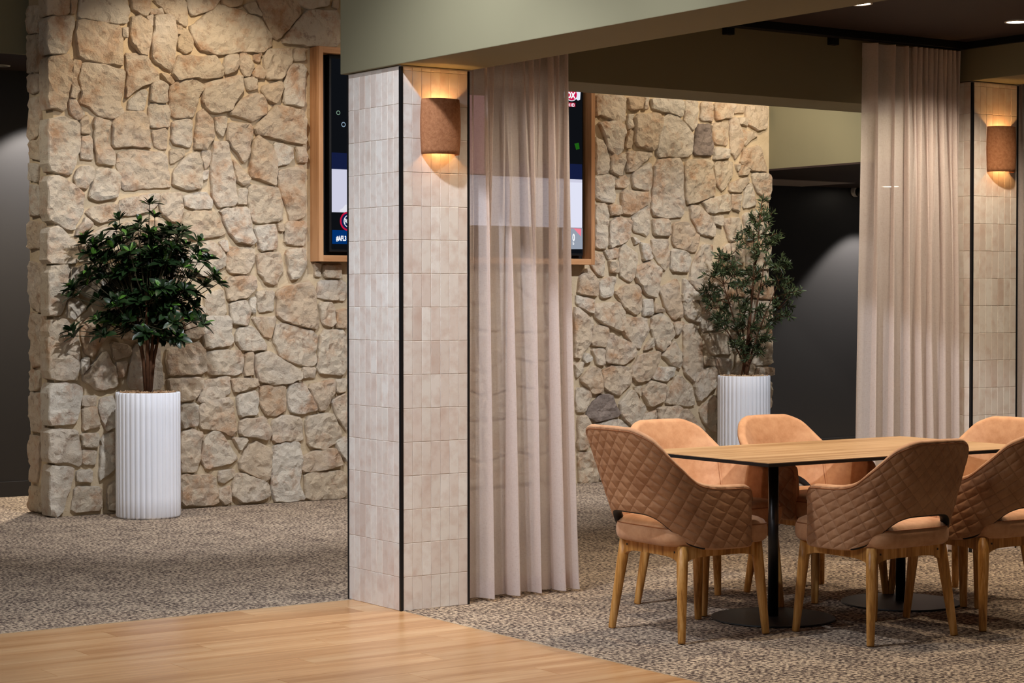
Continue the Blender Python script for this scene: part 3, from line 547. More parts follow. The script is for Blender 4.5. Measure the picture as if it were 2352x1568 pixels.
# ---- curtains
def fold_fn(cs):
    """cs: list of fold ridge positions 0..1 -> smooth 0..1 wave with ridges there"""
    def f(u):
        for i in range(len(cs)-1):
            if cs[i] <= u <= cs[i+1]:
                t = (u-cs[i])/(cs[i+1]-cs[i]); return i + t
        return 0 if u < cs[0] else len(cs)-1
    return f
def curtain(name, xt0, xt1, xb0, xb1, z0, z1, y, top, bot, amp_t, amp_b, label, seed, lean=0.0):
    NU, NZ = 420, 70; V = []; F = []
    ft, fb = fold_fn(top), fold_fn(bot); rr = random.Random(seed)
    ph = [rr.uniform(0, 6.28) for _ in range(8)]
    for j in range(NZ+1):
        v = j/NZ; z = z0 + (z1-z0)*v
        bl = v**1.7
        xa = xb0 + (xt0-xb0)*v**0.7; xb = xb1 + (xt1-xb1)*v**0.7
        for i in range(NU+1):
            u = i/NU
            pt = 2*PI*ft(u); pb = 2*PI*fb(u)
            wt = math.cos(pt) + 0.25*math.cos(2*pt+ph[0]); wb = math.cos(pb) + 0.30*math.cos(2*pb+ph[1]) + 0.15*math.cos(3*pb+ph[2])
            off = amp_t*wt*bl + amp_b*wb*(1-bl) + 0.006*math.sin(9*u+5*v+ph[3])*(1-v)
            k2 = 1 + 0.5*math.sin(2.3*ft(u)+ph[4]); wt *= k2
            sx = 0.020*(math.sin(pt)*bl) + 0.036*math.sin(pb)*(1-bl)
            edge = min(1, u/0.03, (1-u)/0.03)
            V.append((xa + (xb-xa)*u + sx*edge, y + off + lean*u*(1-v), z))
    for j in range(NZ):
        for i in range(NU):
            a = j*(NU+1)+i; F.append((a, a+1, a+NU+2, a+NU+1))
    t = obj(name, mesh(name, V, F, MAT['curtain'], True)); tag(t, label, 'curtain')
    # header band and bottom hem: doubled cloth just behind the sheet
    for nm, ja, jb, dy in (('header', NZ-2, NZ, 0.003), ('hem', 0, 2, 0.003)):
        V2 = []; F2 = []
        for j in range(ja, jb+1):
            for i in range(NU+1):
                p = V[j*(NU+1)+i]; V2.append((p[0], p[1]+dy, p[2]))
        for j in range(jb-ja):
            for i in range(NU):
                a = j*(NU+1)+i; F2.append((a, a+1, a+NU+2, a+NU+1))
        obj(nm, mesh(nm, V2, F2, MAT['curtain'], True), t)
    return t
curtain('curtain', 5.286, 5.900, 5.290, 5.985, 0.014, 2.855, 7.985,
        [0, .10, .22, .28, .40, .47, .58, .64, .75, .83, .90, 1.0], [0, .34, .45, .74, .86, 1.0], 0.026, 0.052,
        'sheer pinkish linen curtain hanging beside the near tiled pillar', 3, 0.05)
curtain('curtain', 7.900, 8.640, 7.872, 8.690, 0.014, 2.845, 7.985,
        [0, .21, .36, .48, .54, .59, .66, .70, .76, .80, .86, .90, .95, 1.0], [0, .18, .34, .50, .60, .73, .85, 1.0], 0.022, 0.040,
        'sheer linen curtain hanging left of the far tiled pillar behind the table', 5)
curtain('curtain', 9.10, 9.80, 9.10, 9.85, 0.014, 2.845, 7.985,
        [0, .12, .25, .37, .5, .62, .75, .87, 1.0], [0, .2, .4, .6, .8, 1.0], 0.022, 0.036,
        'sheer linen curtain right of the far tiled pillar, cut by the picture edge', 8)
def track(x0, x1, brs, label):
    t = thing('curtain_track', label, 'curtain rail', ((x0+x1)/2, 7.99, 2.88)); ox = t.location.x
    box('rail', x0-ox, x1-ox, -0.034, 0.034, -0.022, 0.020, MAT['black_matt'], t, 0.002)
    for b in brs: box('bracket', b-0.028-ox, b+0.028-ox, 0.040, 0.077, -0.056, -0.004, MAT['black_matt'], t, 0.003)
    if brs: box('backing', x0-ox, x1-ox, 0.034, 0.077, -0.006, 0.020, MAT['black_matt'], t)
track(5.30, 8.672, (6.974, 7.724), 'black curtain rail with two square brackets over the dining table')
track(9.10, 13.9, (), 'black curtain rail of the next booth beyond the far pillar')

# ---- downlights
def downlight(x, y, z, label, lit=True, r=0.065, grp=None):
    t = thing('downlight', label, 'ceiling light', (x, y, z), group=grp)
    bm = bmesh.new(); lathe(bm, [(r, 0.0), (r, -0.004), (r*0.86, -0.005), (r*0.8, 0.0)], 32)
    bm_obj('ring', bm, MAT['white_plastic'] if lit else MAT['white_plastic'], t, smooth=True)
    bm = bmesh.new(); bmesh.ops.create_circle(bm, cap_ends=True, radius=r*0.82, segments=32)
    for f in bm.faces: f.normal_flip()
    bm_obj('lens', bm, MAT['lamp_white'] if lit else MAT['black_matt'], t, (0, 0, -0.002))
g = 'round downlights in the booth ceiling'
for x, lab in ((5.972, 'round downlight hidden behind the sage beam, over the left end of the table'), (7.109, 'glowing downlight just showing past the gold beam underside'), (8.245, 'glowing round downlight in the dark booth ceiling near the far beam')):
    downlight(x, 7.22, 2.899, lab, True, 0.062, g)
downlight(13.96, 13.76, 2.519, 'glowing downlight in the low soffit, seen through the curtain', True, 0.10)
downlight(5.262, 13.935, 3.109, 'round black-centred downlight with white ring in the left recess soffit', False, 0.055)
t = thing('security_camera', 'small white dome camera high on the charcoal wall beside the far curtain', 'camera', (13.92, 14.2, 2.49))
bm = bmesh.new(); tube(bm, [(0, 0, 0), (0, -0.05, 0)], 0.055, 20); bm_obj('mount', bm, MAT['white_plastic'], t)
bm = bmesh.new(); bmesh.ops.create_uvsphere(bm, u_segments=20, v_segments=12, radius=0.045); bm_obj('lens_dome', bm, MAT['black_metal'], t, (0, -0.055, -0.01), smooth=True)

# ---- television in its oak frame
def px(x, y, Y):
    """pixel of the photograph -> point on the plane at depth Y"""
    f = 4639.1; p = math.radians(1.1855); a = (x-1176)/f; b = -(y-784)/f
    fw = math.cos(p) + b*math.sin(p); up = -math.sin(p) + b*math.cos(p)
    dx = fw*math.cos(YAW) + a*math.sin(YAW); dy = fw*math.sin(YAW) - a*math.cos(YAW)
    t = Y/dy; return (t*dx, CAMH + t*up)
FX0, FX1, FZ0, FZ1, FY = 7.069, 9.525, 1.712, 3.238, 12.567
tv = thing('wall_television', 'large lit television recessed in an oak box frame on the stone wall', 'television', ((FX0+FX1)/2, WY, FZ0))
ox, oy, oz = tv.location
def tb(nm, x0, x1, y0, y1, z0, z1, m, par=tv, bev=0.0015): return box(nm, x0-ox, x1-ox, y0-oy, y1-oy, z0-oz, z1-oz, m, par, bev)
wx = mat_wood('frame_oak_x', srgb(166, 118, 78), srgb(188, 140, 98), srgb(202, 156, 114), 14, 0.45, 'X', rnd_amt=0.05)
tb('frame_rail', FX0+0.036, FX1-0.036, FY+0.001, WY-0.002, FZ0, FZ0+0.045, wx); tb('frame_rail', FX0+0.036, FX1-0.036, FY+0.001, WY-0.002, FZ1-0.045, FZ1, wx)
tb('frame_stile', FX0, FX0+0.036, FY, WY-0.002, FZ0, FZ1, MAT['frame_wood']); tb('frame_stile', FX1-0.036, FX1, FY, WY-0.002, FZ0, FZ1, MAT['frame_wood'])
tb('backboard', FX0+0.036, FX1-0.036, WY-0.016, WY-0.004, FZ0+0.045, FZ1-0.045, MAT['black_matt'])
SY = 12.625
sx0, sz0 = px(757, 578, SY); sx1, _ = px(1340, 300, SY); _, sz1 = px(770, 124, SY)
tb('television_body', sx0, sx1, SY, WY-0.02, sz0, sz1, MAT['black_metal'], tv, 0.003)
scr_c = {}
def em(c, s=1.0):
    k = (c, s)
    if k not in scr_c: scr_c[k] = emit('screen_glow', srgb(*c), s)
    return scr_c[k]
def quad(nm, pts, c, lay, par, s=1.0):
    V = [(x-ox, SY-0.0015*lay-oy, z-oz) for x, z in pts]
    return obj(nm, mesh(nm, V, [tuple(range(len(V)))], em(c, s)), par)
def R4(x0, y0, x1, y1):
    a = px(x0, y0, SY); b = px(x1, y1, SY); return [(a[0], b[1]), (b[0], b[1]), (b[0], a[1]), (a[0], a[1])]
def RZ(x0, x1, z0, z1): return [(x0, z0), (x1, z0), (x1, z1), (x0, z1)]
gx0 = px(761, 300, SY)[0]; gx1 = px(1336.5, 300, SY)[0]
z = lambda y: px(762, y, SY)[1]
screen = quad('screen', RZ(gx0, gx1, z(572), z(134)), (14, 16, 20), 1, tv)
quad('picture_area', RZ(gx0, gx1, z(390), z(350)), (20, 28, 62), 2, screen); quad('picture_area', RZ(gx0, gx1, z(487), z(388)), (206, 206, 226), 3, screen)
quad('picture_area', RZ(px(960, 400, SY)[0], gx1, px(1320, 523, SY)[1], z(396)), (224, 226, 244), 3.3, screen)
quad('picture_area', R4(1040, 215, 1112, 400), (170, 120, 132), 3, screen)
quad('picture_area', R4(762, 528, 840, 561), (0, 48, 110), 4, screen)
quad('picture_area', [px(x, y, SY) for x, y in ((1290, 523), (1290, 572), (1337, 572), (1337, 524))], (150, 158, 172), 4, screen)
quad('picture_area', [px(x, y, SY) for x, y in ((1290, 524), (1316, 524), (1333, 543), (1334, 525), (1316, 524))][:4], (240, 130, 150), 5, screen)
quad('picture_area', [px(x, y, SY) for x, y in ((1318, 330), (1322, 344), (1330, 342), (1328, 328))], (30, 92, 20), 5, screen)
def disc(cx, cy, r, c, lay, r2=None, ax=1.0, n=28):
    X, Z = px(cx, cy, SY)
    if r2 is None: return quad('picture_mark', [(X+r*ax*math.cos(2*PI*k/n), Z+r*math.sin(2*PI*k/n)) for k in range(n)], c, lay, screen)
    V = []; F = []
    for k in range(n):
        a = 2*PI*k/n
        for q in (r, r2): V.append((X+q*ax*math.cos(a)-ox, SY-0.0015*lay-oy, Z+q*math.sin(a)-oz))
    for k in range(n): b = (k+1) % n; F.append((2*k, 2*k+1, 2*b+1, 2*b))
    return obj('picture_mark', mesh('picture_mark', V, F, em(c)), screen)
disc(776, 259, 0.016, (120, 150, 130), 4, 0.011); disc(788, 286, 0.018, (130, 150, 170), 4, 0.012)
disc(799, 508, 0.070, (190, 20, 60), 5); disc(799, 508, 0.058, (16, 30, 74), 6); disc(800, 508, 0.045, (230, 232, 240), 7, 0.039)
quad('picture_mark', [px(x, y, SY) for x, y in ((780, 486), (779, 482), (786, 478), (792, 470), (798, 470), (798, 487))], (226, 226, 236), 5, screen)
disc(1311, 217, 0.052, (236, 238, 250), 5, None, 1.15); disc(1311, 217, 0.046, (200, 14, 70), 6, None, 1.15)
quad('picture_mark', [px(x, y, SY) for x, y in ((1321, 211), (1332, 212), (1331, 229), (1326, 231), (1322, 228), (1325, 220))], (228, 232, 246), 5.5, screen)
quad('picture_mark', R4(1298, 235, 1320, 246), (190, 24, 60), 5, screen)
def lettering(txt, x, y, hgt, c, lay, sx=1.0, bold=0.0):
    cu = bpy.data.curves.new('lettering', 'FONT'); cu.body = txt; cu.size = hgt*1.38; cu.offset = bold; cu.resolution_u = 3
    o = bpy.data.objects.new('lettering', cu); COL.objects.link(o)
    dg = bpy.context.evaluated_depsgraph_get(); me = bpy.data.meshes.new_from_object(o.evaluated_get(dg))
    bpy.data.objects.remove(o); me.materials.clear(); me.materials.append(em(c))
    X, Z = px(x, y, SY)
    q = obj('lettering', me, screen, (X-ox, SY-0.0015*lay-oy, Z-oz), (PI/2, 0, 0)); q.scale = (sx, 1, 1); return q
lettering('#AFL3', 771, 552.5, 0.036, (245, 248, 255), 6, 0.62, 0.0022)
lettering('FOX', 789.5, 513, 0.034, (240, 242, 250), 8, 0.62, 0.002)
lettering('FOX', 1293, 224, 0.046, (250, 250, 255), 8, 0.85, 0.003)
lettering('4 HD', 1304.0, 244.5, 0.026, (236, 236, 246), 7, 0.72, 0.001)
lettering('0', 1313, 553, 0.056, (250, 250, 252), 7, 0.60, 0.003)
lettering('b', 1313.5, 562, 0.026, (250, 250, 252), 7, 0.8, 0.001)

# ---- planters and plants
POTH, POTR = 0.828, 0.2125
def pot_mesh():
    bm = bmesh.new(); NF = 36
    fl = lambda k, n, r, z: (1 - 0.040*(1-abs(math.sin(PI*NF*k/n)))**1.6) if r > 0.2 else 1
    prof = [(0.0001, 0.004), (0.19, 0.0), (0.205, 0.002), (POTR, 0.012)] + [(POTR, POTH*k/6) for k in range(1, 6)] + [(POTR, POTH-0.006), (POTR-0.003, POTH), (0.196, POTH), (0.193, POTH-0.006), (0.193, POTH-0.04), (0.0001, POTH-0.04)]
    lathe(bm, prof, NF*8, fl)
    me = bpy.data.meshes.new('pot'); bm.to_mesh(me); bm.free(); me.materials.append(MAT['pot'])
    me.polygons.foreach_set('use_smooth', [True]*len(me.polygons)); return me
POTME = pot_mesh()
def pebbles():
    rr = random.Random(3); V = []; F = []
    for k in range(520):
        a = rr.uniform(0, 2*PI); r = 0.189*math.sqrt(rr.random()); s = rr.uniform(0.006, 0.013); zz = POTH-0.012+rr.uniform(-.004, .014)
        c = (r*math.cos(a), r*math.sin(a), zz); b = len(V)
        for d in ((1, 0, 0), (-1, 0, 0), (0, 1, 0), (0, -1, 0), (0, 0, .8), (0, 0, -.8)):
            V.append(tuple(c[i]+d[i]*s*rr.uniform(.7, 1.2) for i in range(3)))
        for t_ in ((0, 2, 4), (2, 1, 4), (1, 3, 4), (3, 0, 4), (2, 0, 5), (1, 2, 5), (3, 1, 5), (0, 3, 5)): F.append(tuple(b+i for i in t_))
    return mesh('pebbles', V, F, MAT['pebble'])
PEBME = pebbles()
RT = Vector((math.sin(YAW), -math.cos(YAW), 0)); FWD = Vector((math.cos(YAW), math.sin(YAW), 0))
def planter(loc, label):
    t = thing('planter', label, 'planter', loc, group='fluted white planters')
    obj('pot', POTME, t); obj('pebbles', PEBME, t, kind='stuff')
    return t
planter((5.661, 12.373, 0), 'tall fluted white planter at the left end of the stone wall')
planter((10.849, 12.322, 0), 'tall fluted white planter behind the table at the right end of the stone wall')
def leaf_mesh(name, L, W, curl, n=6, mat=None):
    V = []; F = []
    for i in range(n+1):
        t = i/n; w = W*0.5*(math.sin(PI*t**1.35))**0.75 if 0 < t < 1 else (0.0012 if t == 0 else 0.0004)
        zz = -curl*t*t*L; V += [(-w, t*L, zz+w*0.35), (0, t*L, zz), (w, t*L, zz+w*0.35)]
    for i in range(n):
        a = 3*i; F += [(a, a+1, a+4, a+3), (a+1, a+2, a+5, a+4)]
    return V, F
TIPS1 = [(0.031, 2.07), (-0.199, 1.906), (0.036, 1.994), (0.165, 1.906), (0.248, 1.894), (-0.035, 1.941), (-0.105, 1.858), (-0.318, 1.776), (-0.247, 1.811), (0.083, 1.858), (0.2, 1.776), (0.341, 1.753), (0.424, 1.706), (-0.342, 1.682), (-0.224, 1.717), (-0.071, 1.753), (0.059, 1.753), (-0.283, 1.635), (-0.153, 1.658), (-0.036, 1.658), (0.141, 1.682), (0.271, 1.658), (0.447, 1.611), (-0.366, 1.588), (-0.152, 1.964), (-0.318, 1.729), (-0.46, 1.505), (-0.389, 1.541), (-0.318, 1.623), (-0.248, 1.505), (-0.319, 1.447), (-0.177, 1.576), (-0.107, 1.517), (-0.012, 1.576), (0.082, 1.6), (0.176, 1.623), (0.294, 1.6), (0.364, 1.529), (0.435, 1.576), (0.246, 1.458), (0.152, 1.435), (0.058, 1.458), (-0.036, 1.435), (-0.154, 1.399), (-0.202, 1.341), (-0.084, 1.305), (0.01, 1.305), (-0.014, 1.223), (0.08, 1.199), (0.175, 1.246), (0.21, 1.293), (0.222, 1.199), (0.151, 1.164), (0.058, 1.364), (0.293, 1.399), (0.199, 1.505), (0.129, 1.517), (-0.12, 1.246), (0.199, 1.399)]
def plant_one():
    P = Vector((5.661, 12.373, 0)); rr = random.Random(11)
    t = thing('potted_shrub', 'dark green broad-leaved shrub with whorled leaves in the left planter', 'plant', (P.x, P.y, POTH-0.02))
    zoff = Vector((0, 0, POTH-0.02))
    tips = []
    for a, b in TIPS1:
        rad = math.sqrt(max(0, 1-(a/0.5)**2))
        tips.append(Vector((0, 0, b)) + RT*a + FWD*rr.uniform(-0.26, 0.10)*rad)
    for k in range(150):
        a = rr.gauss(-0.01, 0.19); b = rr.uniform(1.18, 1.90)
        tips.append(Vector((0, 0, b)) + RT*a + FWD*rr.uniform(-0.20, 0.12))
    tips = [q - FWD*(max(0, P.y + q.y - 12.53)/FWD.y) for q in tips]
    # stems
    stems = []
    for k in range(8):
        a = 2*PI*k/8 + 0.3; b0 = Vector((0.014*math.cos(a), 0.014*math.sin(a), POTH-0.03)); s = 0.034 + 0.018*(k % 3)
        mid = b0 + Vector((s*0.45*math.cos(a), s*0.45*math.sin(a), 0.24)); top = b0 + Vector((s*1.5*math.cos(a), s*1.5*math.sin(a), 0.50))
        top2 = b0 + Vector((s*1.8*math.cos(a), s*1.8*math.sin(a), 0.72))
        bm = bmesh.new(); tube(bm, [b0-zoff, mid-zoff, top-zoff, top2-zoff], [0.013, 0.012, 0.009, 0.005], 7)
        bm_obj('stem', bm, MAT['bark'], t, smooth=True); stems.append((b0, mid, top, top2))
    for tip in tips:
        best = min(stems, key=lambda s: ((s[2]-tip).xy.length)); st = best[1].lerp(best[2], 0.9) if tip.z < 1.45 else best[2].lerp(best[3], 0.5)
        m_ = st.lerp(tip, 0.55) + Vector((0, 0, -0.04))
        bm = bmesh.new(); tube(bm, [st-zoff, m_-zoff, tip-zoff], [0.0045, 0.0035, 0.0025], 5, False); bm_obj('twig', bm, MAT['twig'], t)
    ms = []
    for L, W, c in ((0.094, 0.041, 0.08), (0.106, 0.044, 0.20), (0.082, 0.037, 0.02), (0.098, 0.040, 0.32)):
        V, F = leaf_mesh('leaf', L, W, c)
        for mt in ('leaf', 'leaf_young'): ms.append((V, F, mesh('leaf', V, F, MAT[mt], True)))
    L = []
    for tip in tips:
        out = (tip - Vector((0, 0, 1.45)));  out.z *= 0.6; out = out.normalized()*0.55 + Vector((0, 0, 0.75)) + Vector((rr.uniform(-.3, .3), rr.uniform(-.3, .3), 0)); out.normalize()
        q = out.to_track_quat('Z', 'Y'); n = rr.choice((6, 7, 8)); a0 = rr.uniform(0, 6.28)
        for lvl, (cnt, el) in enumerate(((n, 0.35), (4, 0.75), (2, 1.15))):
            for k in range(cnt):
                az = a0 + 2*PI*k/cnt + rr.uniform(-.25, .25) + lvl*0.4; e = el + rr.uniform(-.25, .25)
                rot = q.to_matrix().to_4x4() @ Matrix.Rotation(az, 4, 'Z') @ Matrix.Rotation(e, 4, 'X') @ Matrix.Rotation(rr.uniform(-.3, .3), 4, 'Y')
                sc = rr.uniform(0.75, 1.1)*(0.75 if lvl else 1)
                Mx = Matrix.Translation(tip - zoff - out*0.012*rr.random()) @ rot @ Matrix.Scale(sc, 4)
                L.append((tip.dot(FWD), Mx, 2*rr.randrange(4) + (1 if lvl and rr.random() < 0.3 else 0)))
    L.sort(key=lambda q: q[0])
    for d, Mx, mi in L[:298]:
        o = obj('leaf', ms[mi][2], t); o.matrix_basis = Mx
    V2, F2, mid = [], [], []
    for d, Mx, mi in L[298:]:
        V, F, _ = ms[mi]; b = len(V2)
        V2.extend([tuple(Mx @ Vector(v)) for v in V]); F2.extend([tuple(b+i for i in f) for f in F]); mid += [mi % 2]*len(F)
    me = mesh('inner_leaves', V2, F2, [MAT['leaf'], MAT['leaf_young']], True); me.polygons.foreach_set('material_index', mid)
    obj('leaf', me, t, kind='stuff')
plant_one()
TIPS2 = [(0.142, 2.205), (0.177, 2.1), (0.09, 2.065), (-0.033, 1.89), (0.019, 1.995), (0.248, 1.96), (-0.173, 1.802), (-0.243, 1.714), (-0.068, 1.749), (0.073, 1.819), (0.178, 1.784), (0.319, 1.749), (-0.296, 1.574), (-0.208, 1.538), (-0.103, 1.574), (0.038, 1.609), (0.214, 1.574), (0.354, 1.609), (0.418, 1.538), (-0.313, 1.433), (-0.243, 1.328), (-0.137, 1.398), (0.003, 1.433), (0.144, 1.398), (0.285, 1.398), (0.337, 1.356), (-0.172, 1.257), (-0.067, 1.222), (0.074, 1.257), (0.215, 1.292), (-0.031, 1.117), (0.11, 1.081), (0.162, 1.169), (-0.101, 1.099), (0.039, 1.046), (0.16, 1.96), (-0.032, 1.679), (0.108, 1.679), (0.249, 1.714), (-0.067, 1.398), (-0.191, 1.661)]
def plant_two():
    P = Vector((10.849, 12.322, 0)); rr = random.Random(5); zoff = Vector((0, 0, POTH-0.02))
    t = thing('potted_olive_tree', 'slim olive tree with fine narrow leaves in the right planter', 'plant', (P.x, P.y, POTH-0.02))
    Zv = Vector((0, 0, 1)); limbs = []
    for lat, dep, top, bend, r0 in ((0.14, 0.0, 2.18, 0.02, 0.018), (-0.22, -0.10, 1.72, -0.03, 0.011), (0.30, -0.06, 1.66, 0.05, 0.011), (-0.10, 0.08, 1.90, -0.02, 0.010), (0.20, 0.06, 1.92, 0.05, 0.010), (-0.24, 0.05, 1.42, -0.05, 0.009), (0.06, -0.18, 1.60, 0.0, 0.010), (0.28, 0.04, 1.36, 0.06, 0.009)):
        s0 = Vector((0, 0, 0.80)) + RT*rr.uniform(-.025, .035); k1 = Zv*(0.80+(top-0.8)*0.32) + RT*(0.02+lat*0.10) + FWD*dep*0.1
        k2 = Zv*(0.80+(top-0.8)*0.66) + RT*(lat*0.48+bend) + FWD*dep*0.5; k3 = Zv*top + RT*lat + FWD*dep
        P4 = [s0, k1, k2, k3]; pts = []
        for i in range(13):
            u = i/12; pts.append(P4[0]*(1-u)**3 + P4[1]*3*u*(1-u)**2 + P4[2]*3*u*u*(1-u) + P4[3]*u**3)
        bm = bmesh.new(); tube(bm, [p-zoff for p in pts], [r0*(1-0.8*i/12) for i in range(13)], 8); bm_obj('branch', bm, MAT['bark'], t, smooth=True)
        limbs += pts[3:]
    V, F = leaf_mesh('l', 0.054, 0.0108, 0.25, 3); V2, F2 = [], []
    bmT = bmesh.new()
    for a, b in TIPS2:
        for rep in range(4):
            tip = Zv*(b + rr.uniform(-.07, .07)*(rep > 0)) + RT*(a + rr.uniform(-.06, .06)*(rep > 0)) + FWD*rr.uniform(-0.24, 0.14)*(1 if b < 1.95 else 0.3)
            cand = [q for q in limbs if q.z < tip.z - 0.03] or limbs[:1]
            st = min(cand, key=lambda q: (q-tip).length + 0.3*abs((q-tip).length-0.14))
            mid = st.lerp(tip, 0.5) + Vector((rr.uniform(-.03, .03), rr.uniform(-.03, .03), rr.uniform(-.02, .04)))
            tip = tip + Zv*rr.uniform(-0.05, 0.02); tip -= FWD*(max(0, P.y + tip.y - 12.57)/FWD.y)
            pts = [st*(1-s)**2 + mid*2*s*(1-s) + tip*s*s for s in (0, .25, .5, .75, 1)]
            tube(bmT, [p-zoff for p in pts], [0.0035, 0.003, 0.0025, 0.002, 0.0012], 4, False)
            for n in range(30):
                s = rr.uniform(0.15, 1.0)**0.6; j = min(3, int(s*4)); q = pts[j].lerp(pts[j+1], s*4-j)
                d = (pts[j+1]-pts[j]).normalized(); rot = d.to_track_quat('Y', 'Z').to_matrix().to_4x4() @ Matrix.Rotation(rr.uniform(0, 6.28), 4, 'Y') @ Matrix.Rotation(rr.uniform(0.3, 1.6), 4, 'X') @ Matrix.Rotation(rr.uniform(0, 3), 4, 'Y')
                Mx = Matrix.Translation(q-zoff) @ rot @ Matrix.Scale(rr.uniform(.6, 1.2), 4); bb = len(V2)
                V2.extend([tuple(Mx @ Vector(v)) for v in V]); F2.extend([tuple(bb+i for i in f) for f in F])
    bm_obj('twigs', bmT, MAT['bark'], t, kind='stuff')
    obj('foliage', mesh('foliage', V2, F2, MAT['olive_leaf'], True), t, kind='stuff')
plant_two()

# ---- dining table
def table():
    x0, x1, y0, y1 = 5.741, 7.433, 6.362, 7.253
    t = thing('dining_table', 'rectangular oak-topped dining table with black edge and twin pedestals', 'table', ((x0+x1)/2, (y0+y1)/2, 0)); ox, oy = t.location.x, t.location.y
    bm = bmesh.new(); add_box(bm, x0-ox, x1-ox, y0-oy, y1-oy, 0.7335, 0.7485, 0.0012, 1); bm_obj('table_edge', bm, MAT['black_matt'], t)
    bm = bmesh.new(); add_box(bm, x0-ox+0.0008, x1-ox-0.0008, y0-oy+0.0008, y1-oy-0.0008, 0.7485, 0.7508); bm_obj('table_top', bm, MAT['table_wood'], t)
    for x in (6.165, 6.975):
        bm = bmesh.new(); lathe(bm, [(0.0001, 0.0), (0.276, 0.0), (0.280, 0.003), (0.278, 0.008), (0.03, 0.011), (0.0001, 0.011)], 64)
        bp = bm_obj('base_plate', bm, MAT['base_plate'], t, (x-ox, 6.80-oy, 0.001), smooth=False)
        bm = bmesh.new(); tube(bm, [(0, 0, 0.008), (0, 0, 0.725)], 0.0235, 24)
        for f in bm.faces: f.smooth = len(f.verts) == 4
        bm_obj('pedestal', bm, MAT['black_metal'], t, (x-ox, 6.80-oy, 0))
        box('mounting_plate', x-ox-0.15, x-ox+0.15, -0.15+6.80-oy, 0.15+6.80-oy, 0.725, 0.7335, MAT['black_metal'], t, 0.001)
table()

# ---- dining chairs
def ctl(s, tab):
    xs = [r[0] for r in tab]; n = len(xs)
    s = min(max(s, 0), 1)
    i = max(0, min(n-2, sum(1 for q in xs if q <= s)-1))
    h = xs[i+1]-xs[i]; t = (s-xs[i])/h; out = []
    for c in range(1, len(tab[0])):
        y = [r[c] for r in tab]
        def d(k):
            if k == 0: return 0.0 if c != 1 and c != 3 else (y[1]-y[0])/(xs[1]-xs[0])
            if k == n-1: return (y[-1]-y[-2])/(xs[-1]-xs[-2])
            return (y[k+1]-y[k-1])/(xs[k+1]-xs[k-1])
        a, b = d(i)*h, d(i+1)*h
        out.append((2*t**3-3*t*t+1)*y[i] + (t**3-2*t*t+t)*a + (-2*t**3+3*t*t)*y[i+1] + (t**3-t*t)*b)
    return out
